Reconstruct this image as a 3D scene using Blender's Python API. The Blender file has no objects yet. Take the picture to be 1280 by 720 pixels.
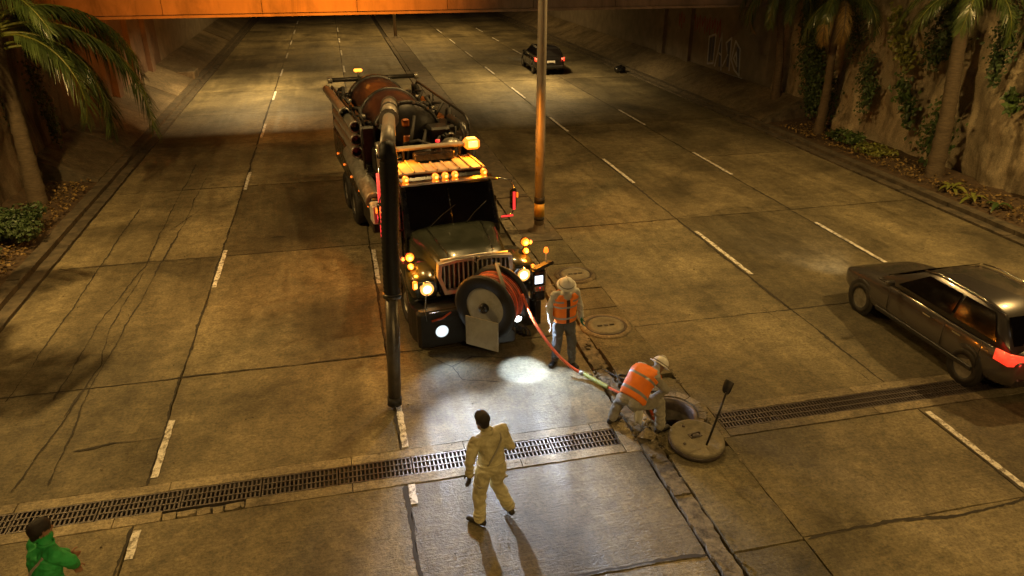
import bpy, bmesh, math, random
import numpy as np
from mathutils import Vector, Matrix, noise, Quaternion
R = math.radians
PI = math.pi
rnd = random.Random(7)
scene = bpy.context.scene
COL = scene.collection

# ------------------------------------------------------------------ camera, world, light, exposure
cam_d = bpy.data.cameras.new('camera')
cam_d.sensor_width = 36.0
cam_d.lens = 26.02
cam_d.clip_start = 0.1
cam_d.clip_end = 600
cam = bpy.data.objects.new('camera', cam_d)
cam.location = (0, 0, 6.8)
cam.rotation_euler = (R(90 - 25.135), 0, R(-13.006))
COL.objects.link(cam)
scene.camera = cam

world = bpy.data.worlds.new('World')
scene.world = world
world.use_nodes = True
wn = world.node_tree
bg = wn.nodes['Background']
sky = wn.nodes.new('ShaderNodeTexSky')
sky.sky_type = 'NISHITA'
sky.sun_disc = False
sky.sun_elevation = R(-4.0)
sky.sun_rotation = R(200)
wn.links.new(sky.outputs['Color'], bg.inputs['Color'])
bg.inputs['Strength'].default_value = 0.15
sun_d = bpy.data.lights.new('moon', 'SUN')
sun_d.energy = 0.012
sun_d.angle = R(10)
sun_d.color = (1.0, 0.86, 0.66)
sun = bpy.data.objects.new('moon', sun_d)
sun.rotation_euler = (R(35), 0, R(20))
COL.objects.link(sun)

scene.view_settings.view_transform = 'Standard'
scene.view_settings.look = 'None'
scene.view_settings.exposure = 0.2
scene.view_settings.gamma = 1.0
scene.view_settings.use_curve_mapping = False
scene.render.engine = 'CYCLES'
scene.cycles.use_denoising = True
scene.cycles.sample_clamp_indirect = 4.0
scene.cycles.max_bounces = 4
scene.cycles.diffuse_bounces = 2
scene.cycles.glossy_bounces = 3
scene.cycles.caustics_reflective = False
scene.cycles.caustics_refractive = False

SODIUM = (1.0, 0.615, 0.20)

# ------------------------------------------------------------------ helpers
def tag(o, label=None, cat=None, group=None, kind=None):
    if label: o['label'] = label
    if cat: o['category'] = cat
    if group: o['group'] = group
    if kind: o['kind'] = kind
    return o

def empty(name, loc=(0, 0, 0), rz=0.0, parent=None):
    o = bpy.data.objects.new(name, None)
    o.empty_display_size = 0.2
    o.location = loc
    o.rotation_euler = (0, 0, rz)
    COL.objects.link(o)
    if parent: o.parent = parent
    return o

def link_mesh(name, me, parent=None, loc=None, rot=None):
    o = bpy.data.objects.new(name, me)
    COL.objects.link(o)
    if parent: o.parent = parent
    if loc is not None: o.location = loc
    if rot is not None: o.rotation_euler = rot
    return o

def frame_of(d):
    d = Vector(d).normalized()
    a = Vector((0, 0, 1)) if abs(d.z) < 0.95 else Vector((1, 0, 0))
    u = d.cross(a).normalized()
    v = u.cross(d).normalized()
    return d, u, v

class MB:
    def __init__(self):
        self.v = []; self.f = []; self.m = []; self.s = []
    def add(self, vs, fs, mi=0, smooth=False):
        b = len(self.v)
        self.v += [tuple(p) for p in vs]
        for f in fs:
            self.f.append(tuple(b + i for i in f)); self.m.append(mi); self.s.append(smooth)
        return self
    def box(self, c, s, mi=0, rot=None, taper=1.0, bev=0.0):
        hx, hy, hz = s[0] / 2, s[1] / 2, s[2] / 2
        c = Vector(c)
        if bev > 0:
            b = min(bev, hx * .9, hy * .9, hz * .9)
            vs = []
            for sz in (-1, 1):
                for sx, sy in ((-1, -1), (1, -1), (1, 1), (-1, 1)):
                    vs.append((sx * (hx - b), sy * (hy - b), sz * hz))
            for sz in (-1, 1):
                for sx, sy in ((-1, -1), (1, -1), (1, 1), (-1, 1)):
                    vs.append((sx * (hx - b), sy * hy, sz * (hz - b)))
            for sz in (-1, 1):
                for sx, sy in ((-1, -1), (1, -1), (1, 1), (-1, 1)):
                    vs.append((sx * hx, sy * (hy - b), sz * (hz - b)))
            bm = bmesh.new()
            for p in vs: bm.verts.new(p)
            bmesh.ops.convex_hull(bm, input=bm.verts)
            bm.verts.ensure_lookup_table(); bm.verts.index_update()
            P = [v.co.copy() for v in bm.verts]
            F = [[v.index for v in f.verts] for f in bm.faces]
            bm.free()
            if rot is not None: P = [rot @ q for q in P]
            return self.add([q + c for q in P], F, mi)
        P = []
        for sz in (-1, 1):
            k = taper if sz > 0 else 1.0
            for sx, sy in ((-1, -1), (1, -1), (1, 1), (-1, 1)):
                P.append(Vector((sx * hx * k, sy * hy * k, sz * hz)))
        if rot is not None: P = [rot @ q for q in P]
        return self.add([q + c for q in P], [(0, 3, 2, 1), (4, 5, 6, 7), (0, 1, 5, 4), (1, 2, 6, 5), (2, 3, 7, 6), (3, 0, 4, 7)], mi)
    def tube(self, pts, rs, n=10, mi=0, caps=True, smooth=True):
        pts = [Vector(p) for p in pts]
        if not isinstance(rs, (list, tuple)): rs = [rs] * len(pts)
        vs = []; pu = None
        for i, p in enumerate(pts):
            if i == 0: d = pts[1] - p
            elif i == len(pts) - 1: d = p - pts[i - 1]
            else: d = (pts[i + 1] - p).normalized() + (p - pts[i - 1]).normalized()
            d, u, v = frame_of(d)
            if pu is not None:
                u = (pu - d * pu.dot(d))
                u = u.normalized() if u.length > 1e-6 else frame_of(d)[1]
                v = d.cross(u) * -1
                v = u.cross(d)
            pu = u
            for k in range(n):
                a = 2 * PI * k / n
                vs.append(p + (u * math.cos(a) + v * math.sin(a)) * rs[i])
        fs = []
        for i in range(len(pts) - 1):
            for k in range(n):
                a, b = i * n + k, i * n + (k + 1) % n
                fs.append((a, a + n, b + n, b))
        self.add(vs, fs, mi, smooth)
        if caps:
            b = len(self.v) - len(vs)
            self.f.append(tuple(b + k for k in range(n))); self.m.append(mi); self.s.append(False)
            e = b + (len(pts) - 1) * n
            self.f.append(tuple(e + n - 1 - k for k in range(n))); self.m.append(mi); self.s.append(False)
        return self
    def cyl(self, p0, p1, r0, r1=None, n=16, mi=0):
        return self.tube([p0, p1], [r0, r0 if r1 is None else r1], n, mi)
    def lathe(self, prof, c=(0, 0, 0), axis=(0, 0, 1), n=24, mi=0, smooth=True, close=False):
        d, u, v = frame_of(axis)
        c = Vector(c); vs = []
        for r, h in prof:
            for k in range(n):
                a = 2 * PI * k / n
                vs.append(c + d * h + (u * math.cos(a) + v * math.sin(a)) * max(r, 1e-4))
        fs = []
        L = len(prof)
        for i in range(L if close else L - 1):
            j = (i + 1) % L
            for k in range(n):
                k2 = (k + 1) % n
                fs.append((i * n + k, j * n + k, j * n + k2, i * n + k2))
        return self.add(vs, fs, mi, smooth)
    def prism(self, poly, z0, z1, mi=0):
        n = len(poly)
        vs = [(x, y, z0) for x, y in poly] + [(x, y, z1) for x, y in poly]
        fs = [tuple(range(n - 1, -1, -1)), tuple(range(n, 2 * n))]
        for i in range(n):
            j = (i + 1) % n
            fs.append((i, j, n + j, n + i))
        return self.add(vs, fs, mi)
    def loft(self, secs, mi=0, smooth=True, closed=True, caps=True):
        n = len(secs[0]); vs = []
        for s in secs: vs += list(s)
        fs = []
        for i in range(len(secs) - 1):
            for k in range(n if closed else n - 1):
                k2 = (k + 1) % n
                fs.append((i * n + k, i * n + k2, (i + 1) * n + k2, (i + 1) * n + k))
        self.add(vs, fs, mi, smooth)
        if caps and closed:
            b = len(self.v) - len(vs)
            self.f.append(tuple(b + n - 1 - k for k in range(n))); self.m.append(mi); self.s.append(False)
            e = b + (len(secs) - 1) * n
            self.f.append(tuple(e + k for k in range(n))); self.m.append(mi); self.s.append(False)
        return self
    def mesh(self, name, mats):
        me = bpy.data.meshes.new(name)
        me.from_pydata(self.v, [], self.f)
        if not isinstance(mats, (list, tuple)): mats = [mats]
        for m in mats: me.materials.append(m)
        me.polygons.foreach_set('material_index', self.m)
        me.polygons.foreach_set('use_smooth', self.s)
        me.update()
        bm = bmesh.new(); bm.from_mesh(me)
        bmesh.ops.recalc_face_normals(bm, faces=bm.faces)
        bm.to_mesh(me); bm.free()
        return me
    def build(self, name, mats, parent=None, loc=None, rot=None):
        return link_mesh(name, self.mesh(name, mats), parent, loc, rot)

# ------------------------------------------------------------------ materials
def nodes_of(name):
    m = bpy.data.materials.new(name); m.use_nodes = True
    nt = m.node_tree
    return m, nt, nt.nodes['Principled BSDF']

def N(nt, t, **kw):
    n = nt.nodes.new(t)
    for k, v in kw.items(): setattr(n, k, v)
    return n

def noise_tex(nt, vec, scale, detail=4, rough=.6, dist=0.0):
    n = N(nt, 'ShaderNodeTexNoise')
    n.inputs['Scale'].default_value = scale
    n.inputs['Detail'].default_value = detail
    n.inputs['Roughness'].default_value = rough
    n.inputs['Distortion'].default_value = dist
    nt.links.new(vec, n.inputs['Vector'])
    return n.outputs['Fac']

def ramp(nt, fac, stops):
    r = N(nt, 'ShaderNodeValToRGB')
    el = r.color_ramp.elements
    while len(el) < len(stops): el.new(0.5)
    for e, (p, c) in zip(el, stops):
        e.position = p
        e.color = (c, c, c, 1) if isinstance(c, (int, float)) else (*c[:3], 1)
    nt.links.new(fac, r.inputs['Fac'])
    return r.outputs['Color']

def mul(nt, a, b, fac=1.0, mode='MULTIPLY'):
    m = N(nt, 'ShaderNodeMix', data_type='RGBA', blend_type=mode)
    if isinstance(fac, (int, float)): m.inputs['Factor'].default_value = fac
    else: nt.links.new(fac, m.inputs['Factor'])
    for s, x in ((m.inputs[6], a), (m.inputs[7], b)):
        if isinstance(x, tuple): s.default_value = (*x[:3], 1)
        else: nt.links.new(x, s)
    return m.outputs[2]

def coords(nt, kind='Object', stretch=None):
    if kind == 'World':
        v = N(nt, 'ShaderNodeNewGeometry').outputs['Position']
    else:
        v = N(nt, 'ShaderNodeTexCoord').outputs['Object']
    if stretch:
        mp = N(nt, 'ShaderNodeMapping'); mp.inputs['Scale'].default_value = stretch
        nt.links.new(v, mp.inputs['Vector']); v = mp.outputs['Vector']
    return v

def bump_to(nt, b, h, strength, dist=0.02):
    bp = N(nt, 'ShaderNodeBump')
    bp.inputs['Strength'].default_value = strength
    bp.inputs['Distance'].default_value = dist
    nt.links.new(h, bp.inputs['Height'])
    nt.links.new(bp.outputs['Normal'], b.inputs['Normal'])

def M(name, col, rough=.6, metal=0.0, var=.3, scale=5.0, bump=.15, bscale=60.0, spec=.5, coat=0.0, dirt=None, kind='Object', stretch=None, rvar=.12):
    m, nt, b = nodes_of(name)
    v = coords(nt, kind, stretch)
    f1 = noise_tex(nt, v, scale, 6, .65)
    lo = tuple(max(0, c * (1 - var)) for c in col); hi = tuple(min(1, c * (1 + var)) for c in col)
    c = ramp(nt, f1, [(.3, lo), (.7, hi)])
    if dirt:
        f3 = noise_tex(nt, v, scale * .6, 8, .7, .6)
        k = ramp(nt, f3, [(.48, 0.0), (.66, dirt[1])])
        c = mul(nt, c, dirt[0], k, 'MIX')
    nt.links.new(c, b.inputs['Base Color'])
    f2 = noise_tex(nt, v, bscale, 3, .6)
    rr = ramp(nt, f1, [(.25, max(0.02, rough - rvar)), (.75, min(1, rough + rvar))])
    nt.links.new(rr, b.inputs['Roughness'])
    b.inputs['Metallic'].default_value = metal
    b.inputs['Specular IOR Level'].default_value = spec
    b.inputs['Coat Weight'].default_value = coat
    if bump: bump_to(nt, b, f2, bump, .01)
    return m

def EM(name, col, strength, base=(.3, .3, .3)):
    m, nt, b = nodes_of(name)
    b.inputs['Base Color'].default_value = (*base, 1)
    v = coords(nt)
    f = noise_tex(nt, v, 30, 2)
    c = ramp(nt, f, [(.3, tuple(x * .85 for x in col)), (.7, col)])
    nt.links.new(c, b.inputs['Emission Color'])
    b.inputs['Emission Strength'].default_value = strength
    b.inputs['Roughness'].default_value = .25
    return m

def concrete_road(name, base, tone=.2, streak=.5, rough=.66, joints=True):
    m, nt, b = nodes_of(name)
    v = coords(nt, 'World')
    oi = N(nt, 'ShaderNodeObjectInfo')
    fine = noise_tex(nt, v, 20, 4, .82)
    mid = noise_tex(nt, v, 4.2, 5, .74, .3)
    big = noise_tex(nt, v, .42, 5, .6, .4)
    vs = coords(nt, 'World', (3.0, .16, 1))
    st = noise_tex(nt, vs, 1.0, 5, .6)
    vb = coords(nt, 'World', (.25, 4.0, 1))
    broom = noise_tex(nt, vb, 9.0, 3, .6)
    c = ramp(nt, mid, [(.30, tuple(x * .58 for x in base)), (.70, tuple(x * 1.32 for x in base))])
    c = mul(nt, c, ramp(nt, big, [(.34, .46), (.62, 1.2)]))
    c = mul(nt, c, ramp(nt, st, [(.3, 1 - .55 * streak), (.62, 1.08)]))
    c = mul(nt, c, ramp(nt, fine, [(.3, .45), (.5, 1.0), (.72, 1.5)]))
    c = mul(nt, c, ramp(nt, broom, [(.3, .86), (.7, 1.08)]))
    c = mul(nt, c, ramp(nt, oi.outputs['Random'], [(0, 1 - tone), (1, 1 + tone)]))
    # tyre tracks polished paler, oil-darkened lane middle
    sx = N(nt, 'ShaderNodeSeparateXYZ'); nt.links.new(v, sx.inputs[0])
    mth = N(nt, 'ShaderNodeMath', operation='SINE')
    ml = N(nt, 'ShaderNodeMath', operation='MULTIPLY_ADD'); ml.inputs[1].default_value = 2 * PI / 3.47; ml.inputs[2].default_value = PI / 2 - 2 * PI / 3.47 * 2.13
    nt.links.new(sx.outputs['X'], ml.inputs[0]); nt.links.new(ml.outputs[0], mth.inputs[0])
    ad = N(nt, 'ShaderNodeMath', operation='MULTIPLY_ADD'); ad.inputs[1].default_value = .35; nt.links.new(mth.outputs[0], ad.inputs[0]); nt.links.new(st, ad.inputs[2])
    c = mul(nt, c, ramp(nt, ad.outputs[0], [(.25, 1.1), (.85, .78)]))
    # dark oil spots
    sp = noise_tex(nt, v, 1.9, 5, .78, .2)
    c = mul(nt, c, (.05, .045, .04), ramp(nt, sp, [(.64, 0.0), (.74, .55)]), 'MIX')
    # pock marks
    vo = N(nt, 'ShaderNodeTexVoronoi'); vo.inputs['Scale'].default_value = 7.0
    nt.links.new(v, vo.inputs['Vector'])
    c = mul(nt, c, ramp(nt, vo.outputs['Distance'], [(.02, .35), (.055, 1.0)]))
    nt.links.new(c, b.inputs['Base Color'])
    rr = ramp(nt, st, [(.3, rough - .14), (.7, rough + .12)])
    nt.links.new(rr, b.inputs['Roughness'])
    h = mul(nt, fine, mul(nt, broom, mid, .5, 'MIX'), .5, 'MIX')
    bump_to(nt, b, h, .85, .05)
    return m

def paint_mat(name, col):
    m, nt, b = nodes_of(name)
    v = coords(nt, 'World')
    f = noise_tex(nt, v, 9, 8, .75, .3)
    g = noise_tex(nt, v, 60, 3, .7)
    c = mul(nt, col, (.16, .135, .085), ramp(nt, f, [(.47, 0.0), (.58, .9)]), 'MIX')
    c = mul(nt, c, ramp(nt, g, [(.3, .75), (.6, 1.05)]))
    nt.links.new(c, b.inputs['Base Color'])
    b.inputs['Roughness'].default_value = .6
    bump_to(nt, b, g, .3, .006)
    return m

def wall_mat(name, a, bcol, moss, mossk=.8):
    m, nt, b = nodes_of(name)
    v = coords(nt, 'World')
    vd = coords(nt, 'World', (1.4, 1.4, .22))
    f = noise_tex(nt, v, 1.1, 8, .7, .4)
    drip = noise_tex(nt, vd, 1.6, 7, .68, .2)
    fine = noise_tex(nt, v, 26, 5, .75)
    c = ramp(nt, f, [(.3, a), (.7, bcol)])
    c = mul(nt, c, moss, ramp(nt, drip, [(.48, 0.0), (.62, mossk)]), 'MIX')
    c = mul(nt, c, ramp(nt, fine, [(.3, .55), (.6, 1.12)]))
    nt.links.new(c, b.inputs['Base Color'])
    b.inputs['Roughness'].default_value = .9
    bump_to(nt, b, mul(nt, fine, f, .5, 'MIX'), .8, .04)
    return m

def leaf_mat(name, a, bcol, rough=.42, tr=.25):
    m, nt, b = nodes_of(name)
    g = N(nt, 'ShaderNodeNewGeometry')
    v = coords(nt)
    f = noise_tex(nt, v, 2.2, 3)
    c1 = ramp(nt, f, [(.3, a), (.7, bcol)])
    c = mul(nt, c1, ramp(nt, g.outputs['Random Per Island'], [(0, .6), (1, 1.35)]))
    nt.links.new(c, b.inputs['Base Color'])
    b.inputs['Roughness'].default_value = rough
    b.inputs['Subsurface Weight'].default_value = 0.0
    b.inputs['Transmission Weight'].default_value = 0.0
    return m

MT = {}
MT['road'] = concrete_road('worn_concrete', (.205, .172, .098), tone=.3)
MT['road2'] = concrete_road('worn_concrete_median', (.150, .126, .068), tone=.25, streak=.1, rough=.75)
MT['border'] = concrete_road('pale_concrete_border', (.31, .26, .165), tone=.12, streak=.1, rough=.75)
MT['apron'] = concrete_road('apron_concrete', (.19, .15, .09), tone=.2, streak=.2, rough=.8)
MT['kerb'] = M('kerb_concrete', (.11, .09, .06), .85, var=.45, scale=4, bump=.6, bscale=40, dirt=((.03, .028, .022), .8), kind='World')
MT['rubble'] = M('broken_concrete', (.165, .14, .095), .9, var=.6, scale=9, bump=1.0, bscale=30, dirt=((.025, .022, .018), .9), kind='World')
MT['crack'] = M('crack_tar', (.04, .034, .026), .9, var=.4, kind='World', bump=.3)
MT['paint'] = paint_mat('worn_white_paint', (.82, .79, .72))
MT['iron'] = M('cast_iron', (.085, .072, .068), .45, .35, var=.35, scale=14, bump=.4, bscale=90, dirt=((.07, .05, .035), .7))
MT['soil'] = M('leaf_litter_soil', (.075, .05, .028), .95, var=.6, scale=9, bump=1.0, bscale=34, dirt=((.13, .075, .03), .6), kind='World')
MT['wallL'] = wall_mat('stained_plaster_earth', (.17, .125, .075), (.28, .20, .12), (.045, .042, .025))
MT['wallR'] = wall_mat('eroded_earth_wall', (.24, .20, .125), (.50, .41, .27), (.07, .058, .035), .55)
MT['bridge'] = M('painted_girder', (.34, .24, .17), .7, var=.2, scale=1.5, bump=.3, bscale=25, dirt=((.10, .07, .05), .6), kind='World', stretch=(1, 1, .35))
MT['suction'] = M('dark_suction_pipe', (.12, .11, .095), .4, .7, var=.3, scale=6, bump=.15, dirt=((.2, .17, .12), .4))
MT['abut'] = M('stained_abutment', (.13, .085, .06), .85, var=.35, scale=1.2, bump=.4, kind='World', dirt=((.05, .035, .025), .7))
MT['bridge_dark'] = M('deck_concrete', (.2, .17, .13), .85, var=.3, scale=1.5, bump=.4, kind='World')
MT['black'] = M('black_enamel', (.010, .010, .010), .26, var=.4, bump=.02, coat=.4)
MT['blackm'] = M('black_satin_metal', (.018, .017, .016), .42, .2, var=.5, scale=9, bump=.15, dirt=((.06, .05, .035), .4))
MT['hood'] = M('dark_green_paint', (.028, .032, .022), .22, var=.2, bump=.0, coat=.7, scale=3, rvar=.06)
MT['rubber'] = M('rubber', (.014, .013, .012), .7, var=.4, scale=12, bump=.4, dirt=((.06, .05, .04), .5))
MT['chrome'] = M('chrome', (.62, .61, .58), .16, 1.0, var=.12, bump=.02, rvar=.06)
MT['bright'] = M('bright_trim', (.72, .70, .66), .33, .55, var=.1, bump=.02, rvar=.05)
MT['black_car'] = M('black_car_paint', (.014, .013, .013), .25, .3, var=.05, scale=2, bump=0, coat=.8, rvar=.015)
MT['matblack'] = M('matt_black', (.006, .0058, .0055), .55, var=.4, scale=10, bump=.3, bscale=40, dirt=((.02, .017, .013), .4))
MT['alu'] = M('aluminium_pipe', (.30, .29, .26), .36, .6, var=.3, scale=8, bump=.12, dirt=((.14, .12, .09), .6))
MT['glass'] = M('dark_glass', (.006, .005, .005), .06, var=.1, bump=0, coat=.0, rvar=.02)
MT['white'] = M('white_enamel', (.62, .60, .54), .4, var=.12, bump=.05, dirt=((.3, .26, .2), .4))
MT['roof'] = M('cab_roof_grey', (.36, .33, .27), .35, var=.12, bump=.05)
MT['plate'] = M('grey_plate', (.30, .29, .24), .55, var=.15, bump=.1, dirt=((.12, .11, .08), .5))
MT['rust'] = M('oxide_red_paint', (.034, .010, .007), .5, var=.35, scale=3, bump=.2, dirt=((.05, .03, .02), .6), coat=.15)
MT['coil'] = M('coiled_hose', (.26, .045, .018), .5, var=.35, scale=9, bump=.1, dirt=((.05, .015, .01), .6))
MT['amber_core'] = EM('amber_core', (1.0, .42, .06), 5.5)  # bright middle of the amber lamps, imitating their bloom
MT['hose'] = M('orange_hose', (.62, .10, .03), .45, var=.2, scale=12, bump=.1, dirt=((.25, .06, .02), .4))
MT['green_hose'] = M('green_leader_hose', (.25, .27, .05), .55, var=.25, scale=12, bump=.1)
MT['pole'] = M('galvanised_pole', (.34, .31, .27), .45, .3, var=.25, scale=3, bump=.12, dirt=((.2, .15, .1), .5), stretch=(1, 1, .3))
MT['yellow_band'] = M('yellow_band_paint', (.55, .33, .05), .55, var=.2, bump=.1)
MT['amber'] = EM('amber_lamp', (1.0, .15, .005), 2.5)
MT['amber_dim'] = EM('amber_marker', (1.0, .16, .006), 1.5)
MT['beacon'] = EM('amber_beacon', (1.0, .28, .02), 3.0)
MT['red'] = EM('red_glow', (1.0, .02, .03), 1.3)
MT['tail'] = EM('tail_lamp', (1.0, .03, .012), 1.3)
MT['halo'] = EM('headlamp_halo', (1.0, .42, .09), 1.5)  # emissive orange, imitates the halo round the headlights
MT['ledglow'] = EM('led_halo', (.8, .95, 1.0), 1.0)  # emissive bluish white, imitates the halo round the fog lamp
MT['orangeport'] = M('orange_panel', (.5, .14, .02), .5, var=.2)
MT['head'] = EM('head_lamp', (1.0, .74, .36), 6.0)
MT['led'] = EM('white_led', (.92, 1.0, .97), 16.0)
MT['screen'] = EM('control_screen', (.75, .85, 1.0), 2.2)
MT['sodium'] = EM('sodium_lens', SODIUM, 12.0)
MT['leaf'] = leaf_mat('palm_leaf', (.045, .075, .018), (.10, .14, .04), .28)
MT['leaf_dry'] = leaf_mat('dry_frond', (.16, .10, .03), (.28, .19, .06), .6)
MT['ivy'] = leaf_mat('ivy_leaf', (.03, .06, .014), (.07, .12, .025), .45)
MT['shrub'] = leaf_mat('shrub_leaf', (.03, .06, .02), (.07, .11, .035), .5)
MT['yleaf'] = leaf_mat('yellow_green_leaf', (.10, .13, .02), (.22, .22, .04), .45)
MT['bark'] = M('palm_bark', (.12, .09, .055), .9, var=.4, scale=6, bump=.9, bscale=22, stretch=(1, 1, 4))
MT['skin'] = M('skin', (.30, .165, .10), .5, var=.12, bump=.05)
MT['hair'] = M('dark_hair', (.014, .009, .007), .6, var=.4, scale=40, bump=.6, bscale=120)
MT['vest'] = M('orange_vest', (.98, .23, .02), .65, var=.12, scale=9, bump=.25, bscale=50)
MT['reflect'] = M('reflective_tape', (.36, .36, .34), .35, .3, var=.15, bump=.05)
MT['shirt'] = M('pale_grey_shirt', (.50, .50, .45), .85, var=.15, scale=10, bump=.3, bscale=60)
MT['trousers'] = M('grey_trousers', (.10, .105, .10), .85, var=.25, scale=8, bump=.3, bscale=60)
MT['trousers2'] = M('khaki_work_trousers', (.29, .275, .225), .85, var=.3, scale=8, bump=.3, bscale=60)
MT['suit'] = M('yellow_coverall', (.50, .465, .29), .75, var=.2, scale=7, bump=.4, bscale=55, dirt=((.22, .18, .09), .55))
MT['green'] = M('green_jacket', (.03, .36, .08), .7, var=.2, scale=7, bump=.3, bscale=55)
MT['boot'] = M('dark_boot', (.018, .015, .012), .6, var=.3, bump=.2)
MT['glove'] = M('dark_glove', (.025, .022, .02), .7, var=.3, bump=.2)
MT['teal'] = M('teal_glove', (.02, .22, .16), .5, var=.15, bump=.1)
MT['wglove'] = M('white_glove', (.6, .6, .56), .7, var=.12, bump=.2)
MT['eye'] = M('eye_dark', (.02, .015, .012), .3, var=.1, bump=0)
MT['hat'] = M('white_hard_hat', (.82, .80, .74), .35, var=.06, bump=.02)
MT['car'] = M('dark_grey_car_paint', (.085, .078, .074), .26, .4, var=.04, scale=2, bump=0, coat=.8, rvar=.015)
MT['plastic'] = M('black_plastic', (.02, .02, .02), .5, var=.3, bump=.15)
MT['litter'] = M('white_litter', (.7, .68, .64), .7, var=.1)
MT['graf_w'] = M('pale_spray_paint', (.42, .44, .46), .7, var=.3, scale=3, kind='World')
MT['graf_b'] = M('blue_spray_paint', (.06, .08, .14), .7, var=.3, scale=3, kind='World')
MT['graf_r'] = M('red_spray_paint', (.22, .05, .03), .7, var=.3, scale=3, kind='World')
MT['earth'] = M('dark_earth', (.06, .045, .03), .95, var=.4, scale=.8, bump=.6, bscale=9, kind='World')
MT['lidc'] = M('lid_concrete', (.19, .17, .12), .85, var=.3, scale=7, bump=.5, bscale=50, dirt=((.08, .07, .05), .6))
MT['shaft'] = M('shaft_concrete', (.12, .11, .095), .8, var=.5, scale=5, bump=.6, bscale=25)
MT['water'] = M('sewer_water', (.01, .01, .008), .1, var=.2, bump=.05)

def spot(name, loc, target, energy, col, angle, blend=.5, size=.05, parent=None):
    d = bpy.data.lights.new(name, 'SPOT')
    d.energy = energy; d.color = col; d.spot_size = R(angle); d.spot_blend = blend; d.shadow_soft_size = size
    o = bpy.data.objects.new(name, d)
    o.location = loc
    dr = Vector(target) - Vector(loc)
    o.rotation_euler = dr.to_track_quat('-Z', 'Y').to_euler()
    COL.objects.link(o)
    if parent: o.parent = parent
    return o

def point(name, loc, energy, col, size=.05, parent=None):
    d = bpy.data.lights.new(name, 'POINT')
    d.energy = energy; d.color = col; d.shadow_soft_size = size
    o = bpy.data.objects.new(name, d); o.location = loc
    COL.objects.link(o)
    if parent: o.parent = parent
    return o
# ------------------------------------------------------------------ setting: ground, road slabs, median, kerbs
def jag(x0, x1, y0, y1, step=.35, amp=.012, seed=0):
    rr = random.Random(seed); P = []
    def edge(a, b):
        L = math.hypot(b[0] - a[0], b[1] - a[1]); n = max(1, int(L / step))
        for i in range(n):
            t = i / n
            j = 0 if i == 0 else 1
            P.append((a[0] + (b[0] - a[0]) * t + rr.uniform(-amp, amp) * j, a[1] + (b[1] - a[1]) * t + rr.uniform(-amp, amp) * j))
    c = [(x0, y0), (x1, y0), (x1, y1), (x0, y1)]
    for i in range(4): edge(c[i], c[(i + 1) % 4])
    return P

ground = MB().add([(-300, -200, -2.2), (300, -200, -2.2), (300, 400, -2.2), (-300, 400, -2.2)], [(0, 1, 2, 3)]).build('ground', MT['earth'])
tag(ground, kind='structure')

def carriageway(name, xs, seed):
    base = MB()
    base.prism([(xs[0] + .02, -12), (xs[-1] - .02, -12), (xs[-1] - .02, 8.2), (xs[0] + .02, 8.2)], -.5, -.045)
    base.prism([(xs[0] + .02, 9.02), (xs[-1] - .02, 9.02), (xs[-1] - .02, 130), (xs[0] + .02, 130)], -.5, -.045)
    base.prism([(xs[0] + .02, 8.2), (xs[-1] - .02, 8.2), (xs[-1] - .02, 9.02), (xs[0] + .02, 9.02)], -.9, -.55)
    road = base.build(name, MT['crack'])
    tag(road, kind='structure')
    ys = [-11.2, -5.3, .45, 6.1, 8.22]
    ys2 = [9.0, 11.85, 17.4, 23.1, 28.6, 34.1, 39.6, 45.2, 50.8, 56.4, 62, 68, 74, 80, 130]
    k = seed
    for seq in (ys, ys2):
        for i in range(len(seq) - 1):
            for j in range(len(xs) - 1):
                k += 1
                rr = random.Random(k)
                y0, y1 = seq[i], seq[i + 1]
                g = .011 if y0 < 50 else .02
                sh = rr.uniform(-.0, .08) if y0 > 9.1 else 0
                P = jag(xs[j] + g, xs[j + 1] - g, y0 + g, y1 - g, .28 if y0 < 30 else 1.5, .009, k)
                MB().prism(P, -.2, rr.uniform(-.004, .004)).build('concrete_slab', MT['road'], road)
    return road

LX = [-6.75, -3.09, .40, 3.86]
RX = [5.16, 8.58, 12.0, 16.05]
road_left = carriageway('road', LX, 100)
road_right = carriageway('road', RX, 400)

def ribbon(pts, w, z, mat, parent, name, seed=0, wj=.5):
    rr = random.Random(seed)
    P = []
    for i in range(len(pts) - 1):
        a, b = Vector((*pts[i], 0)), Vector((*pts[i + 1], 0))
        n = max(1, int((b - a).length / (.06 if w < .2 and a.y < 26 else .3)))
        for k in range(n): P.append(a.lerp(b, k / n))
    P.append(Vector((*pts[-1], 0)))
    vs = []; off = 0; wk = 1.0
    for i, p in enumerate(P):
        d = (P[min(i + 1, len(P) - 1)] - P[max(i - 1, 0)]).normalized()
        s = Vector((-d.y, d.x, 0))
        off = off * .93 + rr.uniform(-.011, .011)
        wk = min(1.7, max(.28, wk + rr.uniform(-.28, .28)))
        ww = w * wk * rr.uniform(.6, 1.3) * (.25 if i in (0, len(P) - 1) else 1)
        q = p + s * off
        vs += [(q.x + s.x * ww / 2, q.y + s.y * ww / 2, z), (q.x - s.x * ww / 2, q.y - s.y * ww / 2, z)]
    fs = [(2 * i, 2 * i + 1, 2 * i + 3, 2 * i + 2) for i in range(len(P) - 1)]
    return MB().add(vs, fs).build(name, mat, parent)

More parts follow.
